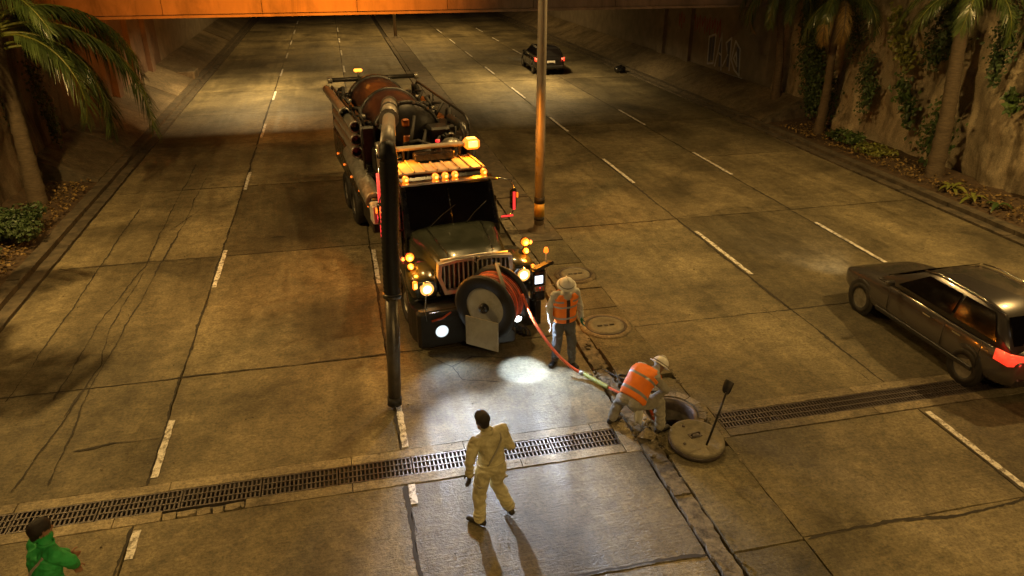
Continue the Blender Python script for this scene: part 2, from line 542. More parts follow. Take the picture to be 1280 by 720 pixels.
ZC = .0075
cr = [([(-5.0, 11.6), (-5.02, 14.2), (-4.72, 17.2), (-4.8, 20.5), (-4.85, 26)], .035),
      ([(-4.42, 9.3), (-4.5, 11.8), (-4.45, 14.5), (-4.35, 19.0), (-4.3, 24.5)], .03),
      ([(-4.68, 11.0), (-4.55, 12.6), (-4.75, 14.2), (-4.7, 16.8)], .022),
      ([(-5.75, 11.7), (-5.7, 15), (-5.72, 21.5)], .02),
      ([(-4.85, 9.25), (-4.7, 10.4), (-4.62, 11.7)], .018),
      ([(-4.3, 10.05), (-3.8, 10.15), (-3.1, 10.12)], .03),
      ([(-6.5, 17.3), (-3.1, 17.35)], .02), ([(-4.6, 19.5), (-3.9, 21.7)], .012),
      ([(.95, 11.9), (1.5, 11.2), (1.9, 11.45), (2.6, 11.2)], .03), ([(1.5, 11.2), (1.6, 10.7), (2.2, 10.5)], .018),
      ([(-2.0, 18.4), (-1.85, 18.42), (-1.65, 18.4)], .22), ([(2.2, 6.15), (3.0, 6.12), (3.85, 6.1)], .07), ([(.42, 7.7), (.5, 6.8), (.45, 5.5)], .014)]
for i, (p, w) in enumerate(cr): ribbon(p, w * .95, ZC, MT['crack'], road_left, 'crack', 20 + i, .7)
cr2 = [([(5.2, 6.05), (6.4, 6.1), (7.4, 6.0), (8.55, 6.08)], .05), ([(8.0, 12.0), (8.3, 10.3), (8.35, 9.1)], .02),
       ([(8.6, 17.45), (10.6, 17.9), (12, 17.5)], .015),
       ]
for i, (p, w) in enumerate(cr2): ribbon(p, w * .7, ZC, MT['crack'], road_right, 'crack', 60 + i, .7)
# longitudinal sealed joints (tarred)
for x, rd in ((-3.09, road_left), (.40, road_left), (8.58, road_right), (12.0, road_right)):
    for y0, y1 in ((-3, 8.2), (9.0, 17.3), (17.45, 28), (28.2, 45)):
        ribbon([(x, y0), (x + .004, (y0 + y1) / 2), (x, y1)], .042, ZC, MT['crack'], rd, 'joint_seal', int(x * 10 + y0), .8)
for y in (11.85, 17.4, 23.1, 39.6):
    ribbon([(-6.6, y), (3.8, y)], .03 if y > 30 else .022, ZC, MT['crack'], road_left, 'joint_seal', int(y), .8)
    ribbon([(5.3, y), (15.9, y)], .03 if y > 30 else .02, ZC, MT['crack'], road_right, 'joint_seal', int(y) + 3, .8)

def dash(x, y0, y1, w, parent, seed):
    P = jag(x - w / 2, x + w / 2, y0, y1, .09, .009, seed)
    MB().prism(P, .004, .0125).build('lane_marking', MT['paint'], parent)
k = 900
for x, ls, rd in ((-3.02, [(7.6, 8.1), (9.15, 10.55), (15.6, 17.75), (22.7, 24.6), (29.5, 31.8), (37, 39.2), (44, 46.5), (51, 53.5), (58, 60.5), (65, 68), (73, 76)], road_left),
                  (.47, [(7.8, 8.2), (9.05, 10.2), (15, 17), (22, 24.2), (44.5, 47), (51.5, 54), (58.5, 61), (66, 69)], road_left),
                  (8.67, [(5.2, 8.1), (13.6, 16.4), (20.75, 23.6), (27.8, 30.4), (34.8, 37.6), (42, 44.6), (49, 51.6), (56, 58.6), (63, 66)], road_right),
                  (12.07, [(6.2, 8.0), (13.3, 16.3), (20.9, 23.7), (28.2, 31.2), (42.5, 45), (49.5, 52), (56.5, 59), (63, 66)], road_right)):
    for a, b in ls:
        k += 1; dash(x, a, b, .095, rd, k)

# ---- drains across the carriageways
def make_panel():
    mb = MB()
    L, W = .985, .40
    for i in range(4):
        y = -W / 2 + .012 + i * (W - .024) / 3
        mb.box((0, y, -.02), (L, .024, .04))
    n = 17
    for i in range(n + 1):
        x = -L / 2 + .012 + i * (L - .024) / n
        mb.box((x, 0, -.0235), (.021, W - .03, .036))
    return mb.mesh('grate_panel', MT['iron'])
panel_me = make_panel()
def drain(x0, x1, label, seed):
    rr = random.Random(seed)
    d = empty('drain_grate', ((x0 + x1) / 2, 8.61, 0))
    tag(d, label, 'drain grate', 'drain grates across the road')
    cx = (x0 + x1) / 2
    L = x1 - x0
    MB().box((0, -.225, -.25), (L, .04, .44)).box((0, .225, -.25), (L, .04, .44)).build('channel_wall', MT['shaft'], d)
    n = int(round(L)); s = L / n
    for i in range(n):
        o = link_mesh('grate_panel', panel_me, d, (x0 + (i + .5) * s - cx, 0, .004 + rr.uniform(-.004, .004)), (rr.uniform(-.006, .006), 0, rr.uniform(-.004, .004)))
        o.scale = (s, 1, 1)
    i = 0
    for sy in (-1, 1):
        x = x0
        while x < x1 - .1:
            w = min(rr.uniform(1.4, 2.6), x1 - x); i += 1
            y0, y1 = (-.385, -.208) if sy < 0 else (.208, .388)
            if sy < 0 and seed == 1 and x < -2.78 < x + w: w = -2.78 - x
            if sy < 0 and seed == 1 and abs(x + 2.78) < .01:
                w = 1.05
                x2 = x
                while x2 < x + w - .03:
                    ww = min(rr.uniform(.09, .26), x + w - x2); a0, a1 = x2 - cx + .008, x2 + ww - cx - .008
                    sk = rr.uniform(-.04, .04); yd = y0 + rr.uniform(0, .07); yu = y1 - rr.uniform(0, .03)
                    P = [(a0 + rr.uniform(0, .02), yd), ((a0 + a1) / 2, yd - rr.uniform(0, .03)), (a1, yd + rr.uniform(0, .03)), (a1 + sk * .4, (yd + yu) / 2), (a1 + sk * .3 - .01, yu), (a0 + sk * .3, yu - rr.uniform(0, .02))]
                    MB().prism(P, -.12, rr.uniform(-.03, .006)).build('concrete_fragment', MT['border'], d)
                    x2 += ww
                MB().box((x + w / 2 - cx, (y0 + y1) / 2, -.2), (w, .18, .16)).build('broken_bed', MT['crack'], d)
            else:
                MB().prism(jag(x - cx + .006, x + w - cx - .006, y0, y1, .12, .008, seed * 50 + i), -.3, .006 + rr.uniform(-.003, .004)).build('border_slab', MT['border'], d)
            x += w
    return d
drain(-6.7, 3.62, 'long iron drain grate running to the open manhole past the walker in yellow', 1)
drain(5.3, 15.9, 'iron drain grate beyond the shovel, running under the grey car', 2)

for i, (x0, x1, y0, y1) in enumerate(((3.63, 3.87, 8.20, 9.02), (5.13, 5.29, 8.20, 9.02))):
    MB().prism(jag(x0, x1, y0, y1, .14, .008, 55 + i), -.5, .006).build('concrete_slab', MT['border'], road_left if i == 0 else road_right)
# ---- median
median = MB().prism([(3.88, -12), (5.14, -12), (5.14, 8.0), (3.88, 8.0)], -.6, -.06).prism([(3.88, 9.7), (5.14, 9.7), (5.14, 130), (3.88, 130)], -.6, -.06).build('median', MT['crack'])
tag(median, kind='structure')
HOLE = (4.63, 8.93); HR = .40
def ring_poly_slab(x0, x1, y0, y1, holes_r, c, z0, z1):
    # rectangle with a round opening: outer sampled to match the ring
    mb = MB(); n = 48; vi = []; vo = []
    for i in range(n):
        a = 2 * PI * i / n; ca, sa = math.cos(a), math.sin(a)
        vi.append((c[0] + ca * holes_r, c[1] + sa * holes_r))
        t = 1e9
        if ca > 1e-6: t = min(t, (x1 - c[0]) / ca)
        if ca < -1e-6: t = min(t, (x0 - c[0]) / ca)
        if sa > 1e-6: t = min(t, (y1 - c[1]) / sa)
        if sa < -1e-6: t = min(t, (y0 - c[1]) / sa)
        vo.append((c[0] + ca * t, c[1] + sa * t))
    vs = [(x, y, z1) for x, y in vi] + [(x, y, z1) for x, y in vo] + [(x, y, z0) for x, y in vi] + [(x, y, z0) for x, y in vo]
    fs = []
    for i in range(n):
        j = (i + 1) % n
        fs += [(i, n + i, n + j, j), (i, j, 2 * n + j, 2 * n + i), (n + i, 3 * n + i, 3 * n + j, n + j)]
    return mb.add(vs, fs)
rr = random.Random(5)
MX0, MX1 = 4.17, 5.12
for y0, y1, z in ((-6, -.5, .05), (-.4, 5.2, .05), (5.24, 6.0, .045), (6.03, 7.95, .05), (9.95, 11.05, .115), (11.1, 12.65, .06), (12.7, 13.6, .05), (13.65, 15.0, .055), (15.05, 16.5, .05), (16.55, 20, .05), (20.1, 26, .05), (26.1, 34, .05), (34.1, 42, .05), (42.1, 52, .05), (52.1, 64, .05), (64.1, 80, .05), (80.1, 125, .05)):
    MB().prism(jag(MX0, MX1, y0, y1, .25, .014, int(y0 * 9)), -.2, z).build('median_slab', MT['road2'] if y0 < 16.5 else MT['kerb'], median)
ring_poly_slab(MX0, MX1, 7.98, 9.92, HR, HOLE, -.25, .052).build('median_slab', MT['road2'], median)
# broken kerb stones along the truck side of the median
y = -6.0; i = 0
while y < 60:
    i += 1
    L = rr.uniform(.7, 1.5) if y < 20 else rr.uniform(1.5, 3)
    zt = rr.uniform(.03, .056)
    P = jag(3.89 + rr.uniform(-.01, .02), 4.15 + rr.uniform(-.04, .01), y + .006, y + L - .006, .07, .016, 700 + i)
    o = MB().prism(P, -.2, zt).build('kerb_stone', MT['rubble'] if y < 20 else MT['kerb'], median)
    y += L
y = -6.0
# pale rim ring and apron round the open manhole, in curved bricks
for i in range(11):
    a0 = R(-62 + i * 24); a1 = a0 + R(22.4)
    ri, ro = HR + .035, HR + .14 + rr.uniform(-.03, .03)
    P = [(HOLE[0] + math.cos(a) * ri, HOLE[1] + math.sin(a) * ri) for a in (a0, (a0 + a1) / 2, a1)] + [(HOLE[0] + math.cos(a) * ro, HOLE[1] + math.sin(a) * ro) for a in (a1, (a0 + a1) / 2, a0)]
    MB().prism(P, .03, .078 + rr.uniform(0, .014)).build('collar_stone', MT['border'], median)
# crumbled lumps where the kerb is broken by the manhole
def lump(mb, c, r, seed, flat=.55):
    q = random.Random(seed)
    bm = bmesh.new()
    for _ in range(13):
        d = Vector((q.gauss(0, 1), q.gauss(0, 1), q.gauss(0, 1))).normalized() * r * q.uniform(.75, 1.1)
        bm.verts.new((d.x, d.y, d.z * flat))
    res = bmesh.ops.convex_hull(bm, input=bm.verts)
    for v in list(bm.verts):
        if not v.link_faces: bm.verts.remove(v)
    bm.verts.index_update()
    mb.add([v.co + Vector(c) for v in bm.verts], [[v.index for v in f.verts] for f in bm.faces])
    bm.free(); return mb
for i in range(14):
    x = rr.uniform(3.9, 4.15); yy = rr.choice([rr.uniform(8.3, 8.9), rr.uniform(9.6, 11.3), rr.uniform(7.9, 8.4)])
    r_ = rr.uniform(.025, .07)
    lump(MB(), (x, yy, .07), r_, i + 40).build('rubble_piece', MT['rubble'], median)
mb = MB()
for i in range(260):
    yy = rr.choice([rr.uniform(5.0, 14.5), rr.uniform(8.1, 9.0), rr.uniform(9.6, 10.4)])
    lump(mb, (rr.choice([rr.gauss(4.02, .10), rr.gauss(4.16, .03), rr.gauss(3.86, .04), rr.gauss(5.13, .03)]), yy, rr.uniform(.03, .09)), rr.uniform(.012, .035), 3000 + i)
o = mb.build('gravel', MT['rubble'], median); tag(o, kind='stuff')
lump(MB(), (4.02, 8.42, .08), .16, 5, .75).build('rubble_piece', MT['border'], median)

def manhole(loc, r, label):
    m = empty('manhole_cover', loc); tag(m, label, 'manhole cover', 'closed manhole covers on the median')
    MB().lathe([(r + .13, .0), (r + .12, .03), (r + .03, .04), (r + .02, .02)], n=40).build('concrete_collar', MT['apron'], m)
    MB().lathe([(r + .03, .02), (r + .03, .048), (r, .05), (r - .012, .028), (0.001, .028)], n=40).build('rim', MT['iron'], m)
    mb = MB().lathe([(r - .02, .01), (r - .02, .042), (r * .62, .044), (r * .6, .034), (0.001, .036)], n=40)
    mb.build('cover_disc', MT['lidc'], m)
    for sx in (-1, 1):
        MB().box((sx * r * .33, 0, .044), (.09, .035, .012)).build('lifting_slot', MT['crack'], m)
    MB().box((0, 0, .046), (.07, .06, .012)).build('centre_stud', MT['iron'], m)
manhole((4.60, 11.88, .052), .37, 'round manhole cover on the median slab beside the standing worker')
manhole((4.76, 14.35, .05), .34, 'round manhole cover on the median behind the standing worker, nearer the light pole')

oh = empty('open_manhole', (HOLE[0], HOLE[1], 0)); tag(oh, 'open round manhole in the median beside the bending worker', 'manhole')
MB().lathe([(HR + .03, .058), (HR + .005, .075), (HR - .03, .06), (HR - .045, -.02), (HR - .05, -.12)], n=48).build('rim', MT['iron'], oh)
MB().lathe([(HR - .01, -.1), (HR - .02, -.5), (HR + .1, -1.0), (HR + .1, -2.1), (.001, -2.1)], n=40).build('shaft', MT['shaft'], oh)
for i in range(4):
    z = -.35 - i * .35
    MB().tube([(HR - .03, -.15, z), (HR - .16, -.13, z), (HR - .16, .13, z), (HR - .03, .15, z)], .013, 6).build('rung', MT['iron'], oh)

lid = empty('concrete_manhole_cover', (4.64, 8.08, .018)); tag(lid, 'thick round concrete manhole lid lifted aside onto the median', 'manhole lid')
lid.rotation_euler = (R(7.0), R(1.5), .2)
MB().lathe([(.001, .05), (.36, .05), (.385, .06), (.395, .08), (.405, .175), (.395, .19), (.36, .195), (.345, .188), (.001, .19)], n=56).build('lid_body', MT['lidc'], lid)
MB().lathe([(.398, .07), (.409, .07), (.413, .15), (.402, .15)], n=56, close=True).build('iron_band', MT['iron'], lid)
MB().tube([(-.07, .05, .185), (-.07, .05, .225), (-.055, .05, .235), (.055, .05, .235), (.07, .05, .225), (.07, .05, .185)], .011, 8).build('handle', MT['iron'], lid)
MB().box((0, .05, .192), (.2, .1, .01)).build('handle_plate', MT['iron'], lid)
for x, y in ((-.26, -.05), (-.05, .27)): MB().lathe([(.001, .205), (.02, .203), (.024, .19)], (x, y, 0), n=12).build('stud', MT['iron'], lid)
sh = empty('shovel', (4.70, 7.86, .205)); tag(sh, 'upright shovel with its dark blade in the air, standing on the lid', 'shovel')
top = Vector((.27, .12, .78))
MB().tube([(0, 0, 0), top * .5 + Vector((.005, 0, 0)), top], [.016, .017, .016], 10).build('handle', MT['blackm'], sh)
q = top.to_track_quat('Z', 'Y').to_matrix()
mb = MB(); secs = []
for t, w, dz in ((0, .025, 0), (.02, .055, .004), (.06, .07, .008), (.14, .075, .008), (.18, .075, .0), (.20, .07, -.003)):
    s = []
    for u in (-1, -.5, 0, .5, 1): s.append(top * 1.0 + q @ Vector((u * w, .018 * u * u + dz, t - .02)))
    for u in (1, .5, 0, -.5, -1): s.append(top * 1.0 + q @ Vector((u * w, .018 * u * u + dz - .006, t - .02)))
    secs.append(s)
mb.loft(secs).build('blade', MT['blackm'], sh)

# ---- kerbs, beds, aprons
def kerb_run(name, xin, sgn, y0, y1, seed):
    rr = random.Random(seed)
    base = MB().prism([(min(xin, xin + sgn * .62), y0), (max(xin, xin + sgn * .62), y0), (max(xin, xin + sgn * .62), y1), (min(xin, xin + sgn * .62), y1)], -.6, -.03).build(name, MT['crack'])
    tag(base, kind='structure')
    y = y0
    while y < y1:
        L = rr.uniform(1.6, 2.4) if y < 40 else 4
        xo = xin + sgn * rr.uniform(.005, .02)
        # low gutter stone and tall kerb stone
        for a, b, z in ((xo, xin + sgn * .31, .035), (xin + sgn * .308, xin + sgn * .62, .15)):
            P = jag(min(a, b), max(a, b), y + .008, y + L - .008, .3, .01, int(seed + y * 7 + z * 100))
            MB().prism(P, -.3, z + rr.uniform(-.008, .008)).build('kerb_stone', MT['kerb'], base)
        y += L
    return base
kerb_run('kerb', -6.77, -1, 2, 90, 31)
kerb_run('kerb', 16.08, 1, 2, 90, 37)

def bed(name, x0, x1, y0, y1, z, rise, seed):
    mb = MB(); nx, ny = 10, int((y1 - y0) / .22)
    vs = []
    for j in range(ny + 1):
        for i in range(nx + 1):
            x = x0 + (x1 - x0) * i / nx; y = y0 + (y1 - y0) * j / ny
            t = i / nx if seed > 0 else 1 - i / nx
            vs.append((x, y, z + rise * t + .05 * noise.noise(Vector((x * 1.8, y * 1.8, seed))) + .03 * noise.noise(Vector((x * 6, y * 6, seed)))))
    fs = [(j * (nx + 1) + i, j * (nx + 1) + i + 1, (j + 1) * (nx + 1) + i + 1, (j + 1) * (nx + 1) + i) for j in range(ny) for i in range(nx)]
    o = mb.add(vs, fs, 0, True).build(name, MT['soil']); tag(o, kind='structure'); return o
bed('planting_bed', -9.2, -7.38, 2, 24.45, .12, .2, -3)
bed('planting_bed', 16.68, 18.6, 2, 27.3, .12, .15, 4)

def apron(name, x0, x1, z0, z1, ys, seed):
    b = MB().add([(x0, ys[0], z0 - .12), (x1, ys[0], z1 - .12), (x1, ys[-1], z1 - .12), (x0, ys[-1], z0 - .12)], [(0, 1, 2, 3)]).build(name, MT['crack'])
    tag(b, kind='structure')
    rr = random.Random(seed)
    for i in range(len(ys) - 1):
        dz = rr.uniform(-.01, .015)
        a, c = ys[i] + .015, ys[i + 1] - .015
        vs = [(x0, a, z0 + dz), (x1, a, z1 + dz), (x1, c, z1 + dz), (x0, c, z0 + dz)]
        vs2 = [(x, y, z - .16) for x, y, z in vs]
        MB().add(vs + vs2, [(0, 1, 2, 3), (4, 7, 6, 5), (0, 4, 5, 1), (1, 5, 6, 2), (2, 6, 7, 3), (3, 7, 4, 0)]).build('apron_slab', MT['apron'], b)
apron('sloped_apron', -7.39, -9.1, .18, .95, [24.4, 28.2, 33, 38, 43, 48, 54, 60, 70, 82], 3)
apron('sloped_apron', 16.69, 18.5, .18, .95, [27.2, 31, 36, 41, 46, 51, 57, 64, 72, 84], 4)
def end_wall(x0, x1, y0, y1, za, zb):
    vs = [(x0, y0, -.2), (x1, y0, -.2), (x1, y0, zb), (x0, y0, za), (x0, y1, -.2), (x1, y1, -.2), (x1, y1, zb), (x0, y1, za)]
    o = MB().add(vs, [(0, 1, 2, 3), (4, 7, 6, 5), (0, 4, 5, 1), (1, 5, 6, 2), (2, 6, 7, 3), (3, 7, 4, 0)]).build('apron_kerb', MT['kerb']); tag(o, kind='structure')
end_wall(-7.38, -9.1, 24.1, 24.4, .2, .97)
end_wall(16.68, 18.5, 26.9, 27.2, .2, .97)

# ---- retaining walls (rough)
def rough_wall(name, x, y0, y1, z1, sgn, mat, label, amp, seed, lean=.0):
    dy, dz = .11, .12
    ny, nz = int((y1 - y0) / dy), int((z1 + .3) / dz)
    vs = []
    for k in range(nz + 1):
        for j in range(ny + 1):
            y = y0 + (y1 - y0) * j / ny; z = -.3 + (z1 + .3) * k / nz
            d = amp * noise.fractal(Vector((seed, y * .55, z * .3)), .8, 2.1, 7) + amp * .45 * noise.noise(Vector((seed, y * 2.2, z * .6))) + amp * .3 * abs(noise.noise(Vector((seed + 4, y * 5.0, z * 2.6))))
            vs.append((x - sgn * (d - .05) + sgn * lean * z, y, z))
    fs = [(k * (ny + 1) + j, k * (ny + 1) + j + 1, (k + 1) * (ny + 1) + j + 1, (k + 1) * (ny + 1) + j) for k in range(nz) for j in range(ny)]
    mb = MB().add(vs, fs, 0, True)
    b = len(mb.v)
    xb = x + sgn * 1.2
    mb.v += [(xb, y0, -.3), (xb, y1, -.3), (xb, y1, z1), (xb, y0, z1)]
    top = [nz * (ny + 1) + j for j in range(ny + 1)]
    mb.f.append(tuple(top) + (b + 2, b + 3)); mb.m.append(0); mb.s.append(False)
    mb.f.append((b, b + 1, b + 2, b + 3)); mb.m.append(0); mb.s.append(False)
    o = mb.build(name, mat)
    tag(o, label, 'retaining wall'); return o
rough_wall('retaining_wall', -9.1, -2, 30.5, 6.6, -1, MT['wallL'], 'tan stained retaining wall behind the palm and ivy', .16, 3.3, .03)
rough_wall('retaining_wall', 18.55, -2, 30.0, 6.6, 1, MT['wallR'], 'eroded earth retaining wall behind the palm trunks and creepers', .34, 8.1, .05)
for nm, x0, x1 in (('hillside', -120, -10.2), ('hillside', 19.7, 130)):
    o = MB().add([(x0, -60, 6.58), (x1, -60, 6.58), (x1, 160, 6.58), (x0, 160, 6.58)], [(0, 1, 2, 3)]).build(nm, MT['earth']); tag(o, kind='structure')
# ------------------------------------------------------------------ overpass
br = empty('overpass_bridge', (4.6, 30, 0)); tag(br, 'road overpass whose orange lit girder crosses the top of the view', 'bridge')
bx0, bx1 = -16.0, 28.0
rr = random.Random(11)
x = bx0; W = 3.4
while x < bx1:
    w = min(W, bx1 - x)
    MB().box((x + w / 2 - 4.6, .22, 5.3), (w - .02, .4 + rr.uniform(-.006, .006), 2.0)).build('girder_panel', MT['bridge'], br)
    x += w
MB().box((0 + (bx0 + bx1) / 2 - 4.6, .16, 4.35), (bx1 - bx0, .62, .09)).build('bottom_flange', MT['bridge'], br)
MB().box(((bx0 + bx1) / 2 - 4.6, 7.5, 5.9), (bx1 - bx0, 14.0, .5)).build('deck', MT['bridge_dark'], br)
for yy, zb in ((3.6, 4.45), (6.9, 4.05), (11, 4.45), (14.2, 4.3)):  # deepest girder is unseen, added to cut off the underpass lamp light
    MB().box(((bx0 + bx1) / 2 - 4.6, yy, (zb + 5.65) / 2), (bx1 - bx0, .4, 5.65 - zb)).build('unseen_girder', MT['bridge'], br)
MB().box((-9.6 - 4.6, 7.4, 2.6), (1.0, 14.0, 6.0)).build('abutment', MT['abut'], br)
MB().box((19.1 - 4.6, 7.4, 2.6), (1.0, 14.0, 6.0)).build('abutment', MT['bridge_dark'], br)
for yy in (1.2, 4.6, 8.0, 11.4):
    MB().box((-8.98 - 4.6, yy, 2.6), (.22, .7, 3.9)).build('pilaster', MT['abut'], br)
    if yy != 4.6 and yy != 1.2: MB().box((18.5 - 4.6, yy + .3, 2.6), (.2, .7, 3.9)).build('pilaster', MT['bridge_dark'], br)
# walls beyond the bridge
for nm, x, s, lb in (('retaining_wall', -9.6, -1, 'plain concrete wall beyond the overpass on the side of the palm frond'), ('retaining_wall', 19.1, 1, 'plain concrete wall beyond the overpass on the motorcycles side')):
    o = MB().box((x, 70, 2.6), (.9, 51, 6.0)).build(nm, MT['bridge_dark']); tag(o, lb, 'retaining wall')
# graffiti on the abutment: painted strokes
def strokes(name, lines, w, mat, parent, x, dy=0.0):
    mb = MB()
    for L in lines:
        for i in range(len(L) - 1):
            a, b = Vector((0, L[i][0] + dy, L[i][1])), Vector((0, L[i + 1][0] + dy, L[i + 1][1]))
            d = (b - a).normalized(); s = Vector((0, -d.z, d.y)) * w / 2
            a -= d * w * .3; b += d * w * .3
            vs = [a + s, a - s, b - s, b + s]
            o = rr.uniform(0, .004)
            mb.add([(x - .008 - o, v.y, v.z) for v in vs] + [(x, v.y, v.z) for v in vs], [(0, 1, 2, 3), (4, 7, 6, 5), (0, 4, 5, 1), (1, 5, 6, 2), (2, 6, 7, 3), (3, 7, 4, 0)])
    return mb.build(name, mat, parent)
gx = 18.6 - 4.6
MB().box((18.78 - 4.6, 4.7, 2.1), (.34, 5.6, 2.7)).build('wing_wall', MT['bridge_dark'], br)
strokes('graffiti', [[(-1.2, 1.0), (-1.0, 2.2), (-.5, 2.5), (-.3, 1.6), (-.7, 1.2), (-1.2, 1.0)], [(-.9, 1.4), (-.7, 2.0), (-.5, 1.7), (-.9, 1.4)], [(-.2, 1.1), (-.1, 2.6), (.4, 2.3), (.1, 1.8), (.5, 1.2)], [(.6, 1.0), (.9, 2.7), (1.3, 1.1)], [(.75, 1.7), (1.15, 1.8)], [(1.5, 2.6), (1.5, 1.2), (2.1, 1.1), (2.2, 2.4), (1.5, 2.6)], [(-1.5, .9), (2.4, .85)]], .09, MT['graf_w'], br, gx, 3.9)
strokes('graffiti', [[(-1.1, 1.2), (-.8, 2.2)], [(.0, 1.3), (.1, 2.4)], [(.8, 1.2), (.95, 2.4)], [(1.65, 1.4), (1.7, 2.4)], [(1.95, 1.3), (2.0, 2.3)]], .22, MT['graf_b'], br, gx + .0015, 3.9)
strokes('graffiti', [[(5 + i * .55, 2.5), (5.1 + i * .55, 3.3), (5.35 + i * .55, 2.6 + .2 * (i % 2)), (5.4 + i * .55, 3.2)] for i in range(9)], .07, MT['graf_r'], br, gx)

# ------------------------------------------------------------------ street lighting
def lamp_head(parent, c, d, energy, angle=150, on=True):
    c = Vector(c); dd = Vector((d[0], d[1], 0)).normalized(); s = Vector((-dd.y, dd.x, 0))
    secs = []
    for t, w, h0, h1 in ((-.35, .05, -.03, .04), (-.2, .11, -.05, .06), (.1, .15, -.06, .07), (.35, .10, -.05, .05), (.42, .04, -.03, .02)):
        secs.append([c + dd * t + s * w + Vector((0, 0, h0)), c + dd * t - s * w + Vector((0, 0, h0)), c + dd * t - s * w * .8 + Vector((0, 0, h1)), c + dd * t + s * w * .8 + Vector((0, 0, h1))])
    MB().loft(secs).build('lamp_housing', MT['pole'], parent)
    ln = MB().box(c + dd * .1 + Vector((0, 0, -.075)), (.2, .2, .03), bev=.01).build('lamp_lens', MT['sodium'] if on else MT['glass'], parent)
    if on:
        p = c + dd * .1 + Vector((0, 0, -.13))
        spot('street_light', p, p + Vector((dd.x * .12, dd.y * .12, -1)), energy, SODIUM, angle, .6, .10, parent)

def street_lamp(loc, arms, label, h=9.5, energy=3000, bands=False, group='street lamps', r=.125):
    s = empty('street_lamp', loc); tag(s, label, 'street lamp', group)
    MB().tube([(0, 0, 0), (0, 0, 2.5), (0, 0, h * .7), (0, 0, h)], [r, r * .94, r * .78, r * .6], 20).build('post', MT['pole'], s)
    MB().lathe([(r + .16, -.01), (r + .16, .02), (r + .03, .035), (r + .015, .16), (r, .17)], n=24).build('base_plate', MT['kerb'], s)
    if bands:
        for z0, z1, m in ((.30, .36, 'rubber'), (.40, .74, 'yellow_band'), (.74, .90, 'rubber')):
            MB().lathe([(r - .01, z0), (r + .006, z0), (r + .005, z1), (r - .01, z1)], n=24).build('painted_band', MT[m], s)
    for ax, ay, on, e in arms:
        MB().tube([(0, 0, h - .3), (ax * .3, ay * .3, h + .15), (ax * .8, ay * .8, h + .25), (ax, ay, h + .25)], [.05, .045, .04, .035], 10).build('arm', MT['pole'], s)
        d = Vector((ax, ay)).normalized()
        lamp_head(s, (ax + d.x * .35, ay + d.y * .35, h + .25), (ax, ay), e, on=on)
    return s
E1 = 6000
street_lamp((4.70, 17.27, .05), [(-1.7, 0, True, E1 * .16), (1.7, 0, True, E1 * .38)], 'tall street light pole with black and yellow bands on the median', bands=True)
street_lamp((4.55, -4.5, .05), [(-1.7, 0, True, E1 * .57), (1.7, 0, True, E1 * .15)], 'street light pole on the median nearer than the drain, out of view')
street_lamp((-8.6, 13.2, .2), [(1.0, .9, True, E1 * .5)], 'street light pole by the tan wall, out of view', h=8.5)
street_lamp((17.6, 10.5, .2), [(-1.1, 0.8, True, E1 * .40)], 'street light pole by the eroded wall, out of view', h=9)
street_lamp((4.7, 60, .05), [(-1.7, 0, True, E1 * .42), (1.7, 0, True, E1 * .42)], 'street light pole on the median far beyond the overpass', h=9)

def under_lamp(loc, energy, label):
    u = empty('underpass_lamp', loc); tag(u, label, 'lamp', 'lamps under the overpass')
    MB().box((0, 0, .03), (.7, .3, .12), bev=.03).build('housing', MT['pole'], u)
    MB().box((0, 0, -.04), (.6, .22, .03)).build('lens', MT['sodium'], u)
    MB().cyl((0, 0, .08), (0, 0, .6), .02).build('hanger', MT['pole'], u)
    spot('lamp_light', (0, 0, -.07), (0, .1, -2), energy, (1.0, .68, .28), 145, .6, .08, u)
under_lamp((-3.6, 38.6, 5.05), 3600, 'lamp under the overpass over the truck side carriageway')
under_lamp((9.6, 38.9, 5.05), 3000, 'lamp under the overpass over the motorcycles side carriageway')
# ------------------------------------------------------------------ vacuum truck (x across, y towards the rear, z up)
TX, TY, TA = 2.17, 12.0, R(7.0)
tr = empty('sewer_truck', (TX, TY, 0), TA)
tag(tr, 'black sewer cleaning vacuum truck with amber beacons and a front hose reel', 'truck')
def cat_rom_(P, n=6):
    P = [Vector(p) for p in P]; out = []
    for i in range(len(P) - 1):
        p0, p1, p2, p3 = P[max(i - 1, 0)], P[i], P[i + 1], P[min(i + 2, len(P) - 1)]
        for k in range(n):
            t = k / n
            out.append(.5 * ((2 * p1) + (p2 - p0) * t + (2 * p0 - 5 * p1 + 4 * p2 - p3) * t * t + (3 * p1 - p0 - 3 * p2 + p3) * t ** 3))
    out.append(P[-1]); return out
def part(mb, name, m, parent=tr): return mb.build(name, MT[m] if isinstance(m, str) else m, parent)
def tl(x, y, z=0):  # world -> truck local
    dx, dy = x - TX, y - TY; c, s = math.cos(TA), math.sin(TA)
    return Vector((dx * c + dy * s, -dx * s + dy * c, z))

